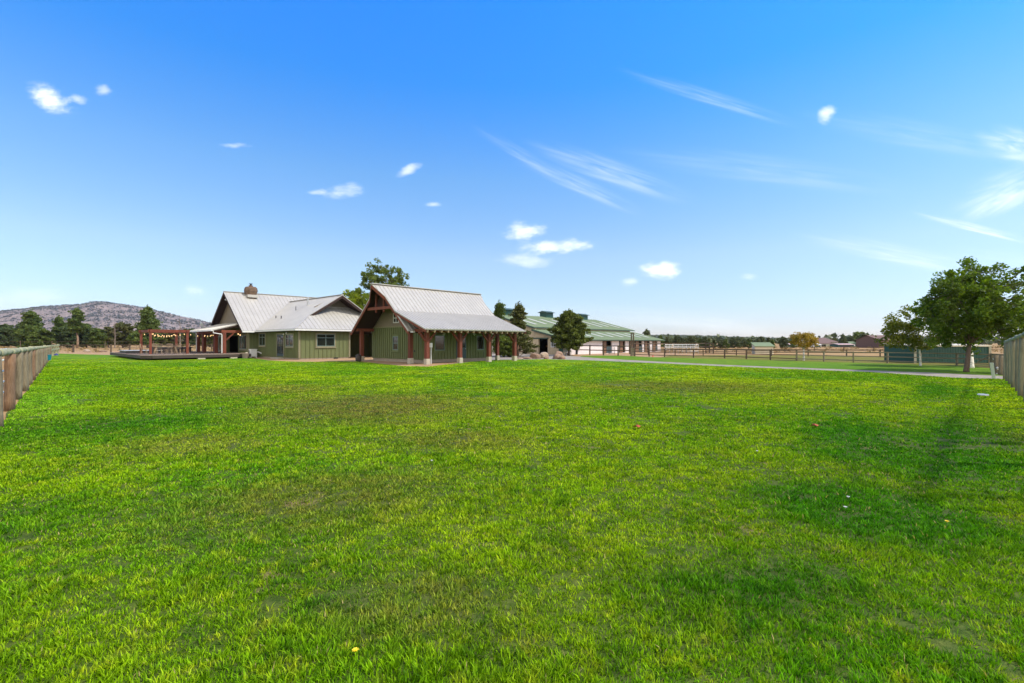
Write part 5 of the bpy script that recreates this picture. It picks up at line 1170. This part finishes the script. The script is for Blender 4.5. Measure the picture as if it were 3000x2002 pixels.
decid('birch_tree', 'small golden autumn birch with a white trunk by the paddock fence', gp(2355, 1057), 2.5, 1.72, 1.05, .66, 64, 'gold', 'birch', nclu=80, per=40, lf=.10, trunk_r=.07, fork=.40, crad=.28)
decid('poplar_tree', 'tall grey-green tree rising behind the garage ridge', at(1128, 56), 11.2, 8.3, 2.5, 2.6, 65, 'poplar', 'bark', nclu=150, per=52, lf=.17, trunk_r=.22, fork=.4, crad=.45)
decid('ash_tree', 'yellow-green tree between the house gable and the garage roof', at(1062, 54), 7.6, 5.2, 2.6, 2.2, 66, 'yellowgreen', 'bark', nclu=200, per=60, lf=.17, trunk_r=.18, fork=.35, crad=.45)
decid('poplar_tree', 'thin upright grey-green shoots left of the yellow-green tree', at(1043, 57), 7.6, 6.2, 1.0, 1.7, 67, 'poplar', 'bark', nclu=36, per=40, lf=.2, trunk_r=.12, fork=.4, crad=.42)
decid('maple_tree', 'dark green tree seen behind the right lawn fence', gp(3010, 1076), 4.2, 2.6, 2.4, 1.5, 68, 'maple', 'bark', nclu=80, per=70, lf=.13, trunk_r=.12, fork=.25)

# right-hand distant junipers: a few kinds, copied with their parts
grp = 'junipers along the far side of the right pastures'
far = [(1985, 984, 118), (2006, 990, 120), (2025, 986, 112), (2052, 992, 122), (2066, 988, 112), (2092, 994, 122), (2113, 995, 112), (2126, 996, 110), (2147, 990, 120), (2163, 991, 118), (2180, 995, 130),
       (2195, 993, 118), (2230, 988, 118), (2252, 990, 125), (2296, 990, 110), (2325, 996, 120), (2462, 1000, 170), (2470, 981, 150), (2492, 987, 155), (1935, 984, 130), (1955, 992, 115), (2213, 996, 135), (2440, 1000, 190),
       (2262, 997, 105), (2362, 995, 130), (2517, 984, 160), (2532, 978, 150), (2548, 986, 155), (2560, 992, 165), (1894, 968, 118), (2345, 1000, 150), (2420, 1002, 185)]
protos = []
for i, sd_ in enumerate((71, 72, 73, 74)):
    tr, lv = conifer_parts(5, 4.0 if i != 1 else 3.0, .05, sd_, nb=46, per=20, prof=(rnd_prof if i % 2 == 0 else (lambda q: (1 - q) ** .6 * .95 + .05)), clump=.11)
    t = thing('juniper_tree', 'x', 'tree', (0, 0, 0), grp); tr.build('trunk', M['bark'], t); link_mesh('crown', quads('crown', lv, .42, np.random.default_rng(sd_)), M['farpine' if i != 3 else 'pine'], t); protos.append(t)
LM = ['golden birch', 'cream field shed', 'grey pipe panels', 'brown-roofed farm building', 'dark brown house']
lx = [2355, 2240, 2000, 2425, 2610]
order = sorted(range(len(far)), key=lambda i: far[i][0])
ordw = ['first', 'second', 'third', 'fourth', 'fifth', 'sixth', 'seventh', 'eighth', 'ninth', 'tenth', 'eleventh', 'twelfth', 'thirteenth', 'fourteenth', 'fifteenth', 'sixteenth', 'seventeenth', 'eighteenth', 'nineteenth', 'twentieth']
cnt = {}
for r_, i in enumerate(order):
    px, yt, Y = far[i]; t = protos[i % 4] if i < 4 else copy_tree(protos[i % 4])
    s_ = zat(yt, Y) / 5; t.location = at(px, Y); t.scale = (s_ * 1.15, s_ * 1.15, s_); t.rotation_euler = (0, 0, i * 1.3)
    j = min(range(5), key=lambda q: abs(lx[q] - px)); side = 'left' if px < lx[j] else 'right'; cnt.setdefault((j, side), []).append((abs(px - lx[j]), t, px))
for (j, side), L in cnt.items():
    for k, (dd_, t, px) in enumerate(sorted(L, key=lambda q: q[0])):
        t['label'] = 'dark distant juniper, %s one to the %s of the %s' % (ordw[k], side, LM[j])
decid('willow_tree', 'distant pale grey-green tree behind the green cottage', at(2518, 165), 5.0, 3.4, 1.8, 1.4, 75, 'poplar', 'bark', nclu=30, per=30, lf=.5, trunk_r=.2, fork=.3, crad=.9)

def blob_mass(name, label, pts, sizes, mat, seed, lf, per=12, flat=.8, kind='stuff', cat='trees'):
    rng = np.random.default_rng(seed); N = len(pts); g = rng.normal(size=(N, per, 3)); g /= np.linalg.norm(g, axis=2)[:, :, None]; g[:, :, 2] = np.abs(g[:, :, 2]) * flat * 1.6
    Cn = (pts[:, None, :] + g * sizes[:, None, None] * rng.uniform(.5, 1, (N, per, 1))).reshape(-1, 3)
    me = quads(name, Cn, np.repeat(sizes, per) * lf, rng, asp=1.0); o = link_mesh(name, me, M[mat]); return tag(o, label, cat, kind=kind)
# distant woods as masses
rng = np.random.default_rng(5)
def band(px0, px1, Y0, Y1, n, s0, s1):
    Y = rng.uniform(Y0, Y1, n); px = rng.uniform(px0, px1, n); X = (px - CX) / FPX * Y; s = rng.uniform(s0, s1, n); return np.stack([X, Y, np.zeros(n)], 1), s
P1, S1 = band(-900, 760, 165, 250, 250, 2.2, 3.8); P2, S2 = band(-1200, 900, 260, 520, 480, 3, 4.6)
P1, S1 = np.concatenate([P1, P2]), np.concatenate([S1, S2]); P1[:, 2] = S1 * .3
blob_mass('juniper_woodland', 'dark juniper woodland filling the plain below the left hill', P1, S1, 'farpine', 6, .75, 26)
P1, S1 = band(1880, 3600, 210, 420, 330, 1.8, 3.4); P1[:, 2] = S1 * .3
blob_mass('juniper_woodland', 'dark line of junipers across the right horizon', P1, S1, 'farpine', 7, .75, 24)
P1, S1 = band(-700, 720, 72, 160, 420, .15, .5); P2, S2 = band(1950, 3300, 66, 170, 620, .15, .45); P1[:, 2] = 0; P2[:, 2] = 0
blob_mass('sagebrush', 'tan dry sagebrush and bunch grass in the field behind the left fence', P1, S1, 'scrub', 8, .5, 22)
blob_mass('sagebrush', 'tan dry bunch grass over the right pastures', P2, S2, 'scrub', 9, .5, 20)
# pine row behind the far buildings
P1, S1 = band(2460, 2990, 170, 200, 26, 1.6, 2.8); P1[:, 2] = S1 * .4
blob_mass('juniper_woodland', 'low dark trees behind the distant cottages at right', P1, S1, 'farpine', 10, .7, 26)

# ------------------------------------------------------------------ hills
def vnoise(x, y, sc, seed):
    g = np.random.default_rng(seed).uniform(0, 1, (64, 64)); X = x / sc; Y = y / sc; i = np.floor(X).astype(int); j = np.floor(Y).astype(int); u = X - i; v = Y - j
    u = u * u * (3 - 2 * u); v = v * v * (3 - 2 * v); G = lambda a, b_: g[a % 64, b_ % 64]
    return (G(i, j) * (1 - u) + G(i + 1, j) * u) * (1 - v) + (G(i, j + 1) * (1 - u) + G(i + 1, j + 1) * u) * v
def hill_height(x, y, prof, yc, sy, amp):
    px = x / y * FPX + CX; yp = np.interp(px, [p[0] for p in prof], [p[1] for p in prof]); z = np.maximum(0, HC + (CY - yp) / FPX * yc)
    fall = np.exp(-((y - yc) / sy) ** 2); n = (vnoise(x, y, 180, 3) - .5) * amp + (vnoise(x, y, 70, 4) - .5) * amp * .4
    return z * fall * (1 + 0 * n) + n * np.minimum(1, z / 60) * (1 - np.exp(-((y - yc) / (sy * .35)) ** 2)) - 1
def hill(name, prof, yc, sy, x0, x1, nx, ny, mat, amp, y0, y1):
    xs, ys = np.meshgrid(np.linspace(x0, x1, nx), np.linspace(y0, y1, ny)); z = hill_height(xs, ys, prof, yc, sy, amp)
    me = bpy.data.meshes.new(name); idx = np.arange(nx * ny).reshape(ny, nx)
    F_ = np.stack([idx[:-1, :-1], idx[:-1, 1:], idx[1:, 1:], idx[1:, :-1]], -1).reshape(-1, 4)
    me.from_pydata(np.stack([xs, ys, z], -1).reshape(-1, 3).tolist(), [], F_.tolist()); me.polygons.foreach_set('use_smooth', [True] * len(me.polygons)); me.update()
    return tag(link_mesh(name, me, mat), kind='structure')
def hill_mat(name, c1, c2, c3):
    m, b = material(name); pos = geoc(b); n1 = b.noise(pos, .006, 5, .6); n2 = b.noise(pos, .05, 5, .7); n3 = b.noise(pos, .11, 3, .6)
    c = b.mix(b.mapr(n1, .4, .65), c1, c2); c = b.mix(b.mapr(n2, .45, .62), c, c3); c = b.mix(b.mapr(n3, .50, .60, 0, .8), c, (.075, .078, .082)); finish(b, c, .95, spec=0); return m
M['hill'] = hill_mat('butte_slope', (.215, .170, .155), (.175, .140, .14), (.29, .225, .20))
M['hillfar'] = hill_mat('wooded_ridge', (.045, .060, .048), (.055, .07, .055), (.07, .08, .06))
hp = [(-1500, 990), (-700, 940), (-200, 918), (0, 914), (60, 910), (120, 902), (180, 898), (240, 894), (265, 889), (290, 887), (320, 890), (360, 896), (400, 901), (430, 906), (470, 917), (520, 931), (560, 940), (610, 951), (680, 966), (760, 980), (900, 994), (1200, 1001)]
hill('hills', hp, 2200, 620, -5200, 100, 220, 90, M['hill'], 34, 900, 3400)
xs = rng.uniform(-3200, -900, 15000); ys = rng.uniform(1250, 2320, 15000); zs = hill_height(xs, ys, hp, 2200, 620, 34); k = (zs > 6) & (vnoise(xs, ys, 60, 8) > .35)
P = np.stack([xs, ys, zs], 1)[k]
blob_mass('hill_scrub', 'dark juniper dots scattered over the bare hill', P, rng.uniform(3.0, 6.5, len(P)), 'scrub2', 12, .9, 5, .6)
rp = [(1700, 995), (1900, 984.5), (1960, 984), (2030, 985.5), (2120, 988), (2250, 992), (2400, 996), (2700, 996), (3300, 992), (4000, 996)]
hill('terrain_ridge', rp, 1100, 300, 100, 2200, 120, 50, M['hillfar'], 6, 500, 1700)
xs = rng.uniform(150, 1500, 6000); ys = rng.uniform(650, 1130, 6000); zs = hill_height(xs, ys, rp, 1100, 300, 6)
blob_mass('ridge_woodland', 'continuous dark juniper wood on the low ridge at right', np.stack([xs, ys, np.maximum(0, zs)], 1), rng.uniform(2.2, 4.0, 6000), 'farpine', 13, .9, 6, .7)

# ------------------------------------------------------------------ grass blades
def grass():
    rg = np.random.default_rng(1); T = 105000; K = 13; N = T * K
    # tufts, fewer with distance; blades lean out of their tuft
    u = rg.uniform(0, 1, T); y0, y1, e = 1.9, 48.0, .48; Y = (y0 ** e + u * (y1 ** e - y0 ** e)) ** (1 / e)
    X = rg.uniform(-1.28, 1.28, T) * (Y + .4)
    th = vnoise(X, Y, .45, 21) * .45 + vnoise(X, Y, .15, 22) * .3 + rg.uniform(0, 1, T) * .25
    bare = vnoise(X, Y, 1.3, 23) * .6 + vnoise(X, Y, .4, 24) * .4
    ok = ~((bare > .78) & (rg.uniform(0, 1, T) < .7)) & (rg.uniform(0, 1, T) < .6 + .9 * th); spread = .022 * np.maximum(1, Y / 3.0) ** .8
    X, Y, th, ok, spread = (np.repeat(q, K) for q in (X, Y, th, ok, spread))
    tint = np.repeat(rg.uniform(0, 1, T), K)
    ox, oy = rg.normal(size=N) * spread, rg.normal(size=N) * spread; X = X + ox; Y = Y + oy
    inside = np.zeros(N, bool); n_ = len(lawn_poly)
    for i in range(n_):
        (xa, ya), (xb, yb) = lawn_poly[i][:2], lawn_poly[(i + 1) % n_][:2]
        if ya == yb: continue
        inside ^= ((ya > Y) != (yb > Y)) & (X < (xb - xa) * (Y - ya) / (yb - ya) + xa)
    ok &= inside & (Y > 1.5) & (np.repeat(rg.uniform(0, 1, T), K) > (Y - 22) / 26)
    X, Y, th, ox, oy, tint = (q[ok] for q in (X, Y, th, ox, oy, tint)); N = len(X)
    hh = (.014 + .047 * th ** 1.7) * rg.uniform(.6, 1.35, N) * np.clip(1.5 - Y / 45, .4, 1); wd = .0037 * np.maximum(1, Y / 3.0) * rg.uniform(.65, 1.35, N)
    a = rg.uniform(0, 2 * np.pi, N); lean = rg.uniform(.1, 1.0, N) * hh; la = np.arctan2(oy, ox) + rg.normal(size=N) * .7
    bx_, by_ = np.cos(a) * wd, np.sin(a) * wd; lx_, ly_ = np.cos(la) * lean, np.sin(la) * lean; z0 = .008
    P = np.zeros((N, 5, 3), np.float32)
    P[:, 0] = np.stack([X - bx_, Y - by_, np.full(N, z0)], 1); P[:, 1] = np.stack([X + bx_, Y + by_, np.full(N, z0)], 1)
    P[:, 2] = np.stack([X + bx_ * .75 + lx_ * .35, Y + by_ * .75 + ly_ * .35, z0 + hh * .6], 1); P[:, 3] = np.stack([X - bx_ * .75 + lx_ * .35, Y - by_ * .75 + ly_ * .35, z0 + hh * .6], 1)
    P[:, 4] = np.stack([X + lx_, Y + ly_, z0 + hh], 1)
    me = bpy.data.meshes.new('grass_blades'); me.vertices.add(5 * N); me.vertices.foreach_set('co', P.ravel())
    b0 = np.arange(N) * 5; L = np.stack([b0, b0 + 1, b0 + 2, b0 + 3, b0 + 3, b0 + 2, b0 + 4], 1).astype(np.int32)
    me.loops.add(7 * N); me.loops.foreach_set('vertex_index', L.ravel()); me.polygons.add(2 * N)
    ls = np.stack([np.arange(N) * 7, np.arange(N) * 7 + 4], 1).astype(np.int32).ravel(); lt = np.tile(np.array([4, 3], np.int32), N)
    me.polygons.foreach_set('loop_start', ls); me.polygons.foreach_set('loop_total', lt)
    at_ = me.attributes.new('rnd', 'FLOAT', 'POINT'); at_.data.foreach_set('value', np.repeat(np.clip(rg.uniform(0, 1, N) * .65 + tint * .35, 0, 1), 5).astype(np.float32))
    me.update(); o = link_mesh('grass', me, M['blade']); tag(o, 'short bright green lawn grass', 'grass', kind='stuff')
grass()

def dandelion(px, py, label, col='y'):
    p = gp(px, py); t = thing('dandelion', label, 'flower', p, 'dandelions in the lawn'); m = MB(); m.tube(p, p + ZD * .05, .002, .002, 5); m.build('stem', M['pine_stem'], t)
    m = MB(); rg = random.Random(px)
    for k in range(22):
        a = k * 2.4; r = .019 * math.sqrt((k + 1) / 22); c = p + ZD * .052; d = Vector((math.cos(a), math.sin(a), 0)); s_ = Vector((-d.y, d.x, 0)) * .003
        i = len(m.v); m.v += [tuple(c - s_), tuple(c + s_), tuple(c + d * r + s_ + ZD * (.010 - r * .3)), tuple(c + d * r - s_ + ZD * (.010 - r * .3))]; m.f.append([i, i + 1, i + 2, i + 3])
    m.rings([p + ZD * .044, p + ZD * .056], [.004, .012], 8); m.build('petals' if col == 'y' else 'seed_head', M['yellow' if col == 'y' else 'white'], t)
M['pine_stem'] = mottled('flower_stem', (.10, .2, .03), (.08, .16, .03), 8, .6)
M['yellow'] = mottled('yellow_petals', (.85, .68, .02), (.78, .60, .02), 8, .6, c3=(.7, .5, .02))
dandelion(1041, 1935, 'yellow dandelion nearest the bottom of the lawn'); dandelion(2774, 1545, 'yellow dandelion in the dark green grass at right')
for px, py, lb in ((2485, 1471, 'white dandelion clock, upper of the two close together at right'), (2477, 1502, 'white dandelion clock, lower of the two close together at right'), (2218, 1332, 'white seed head alone in the middle right lawn'),
                   (1464, 1228, 'white seed head in the middle of the lawn'), (1265, 1361, 'white seed head beside a worn patch, centre left'), (645, 1203, 'white seed head on the left part of the lawn')):
    dandelion(px, py, lb, 'w')
def leaf(px, py, label, s=.09):
    p = gp(px, py, 0); t = thing('fallen_leaf', label, 'leaf', p); m = MB(); c = p + ZD * .06; i = 0; m.v.append(tuple(c))
    n = 10
    for k in range(n):
        a = k * 2 * math.pi / n; r = s * (1 if k % 2 == 0 else .5); m.v.append((c.x + math.cos(a) * r, c.y + math.sin(a) * r, c.z + .025 * math.sin(a * 2) + .012))
    for k in range(n): m.f.append([0, 1 + k, 1 + (k + 1) % n])
    m.build('blade', M['orangeleaf'], t)
M['orangeleaf'] = mottled('orange_brown_leaf', (.42, .09, .03), (.35, .07, .025), 20, .7)
leaf(1864, 1260, 'orange-brown fallen leaf in the middle of the lawn'); leaf(2385, 1257, 'orange-brown fallen leaf on the right part of the lawn')

# ------------------------------------------------------------------ air
def haze():
    m = bpy.data.materials.new('pale_air'); m.use_nodes = True; n = m.node_tree; n.nodes.clear(); b = NB(n)
    v = b.n('ShaderNodeVolumePrincipled'); v.inputs['Color'].default_value = (.90, .94, 1, 1); v.inputs['Density'].default_value = .000075; v.inputs['Anisotropy'].default_value = .2
    o = b.n('ShaderNodeOutputMaterial'); n.links.new(v.outputs[0], o.inputs['Volume'])
    mb = MB(); mb.quadbox([(-5600, -900, -2), (5600, -900, -2), (5600, 3650, -2), (-5600, 3650, -2), (-5600, -900, 225), (5600, -900, 225), (5600, 3650, 225), (-5600, 3650, 225)])
    h = mb.build('haze', m); tag(h, 'thin pale air over the whole plain', 'haze', kind='stuff')
haze()
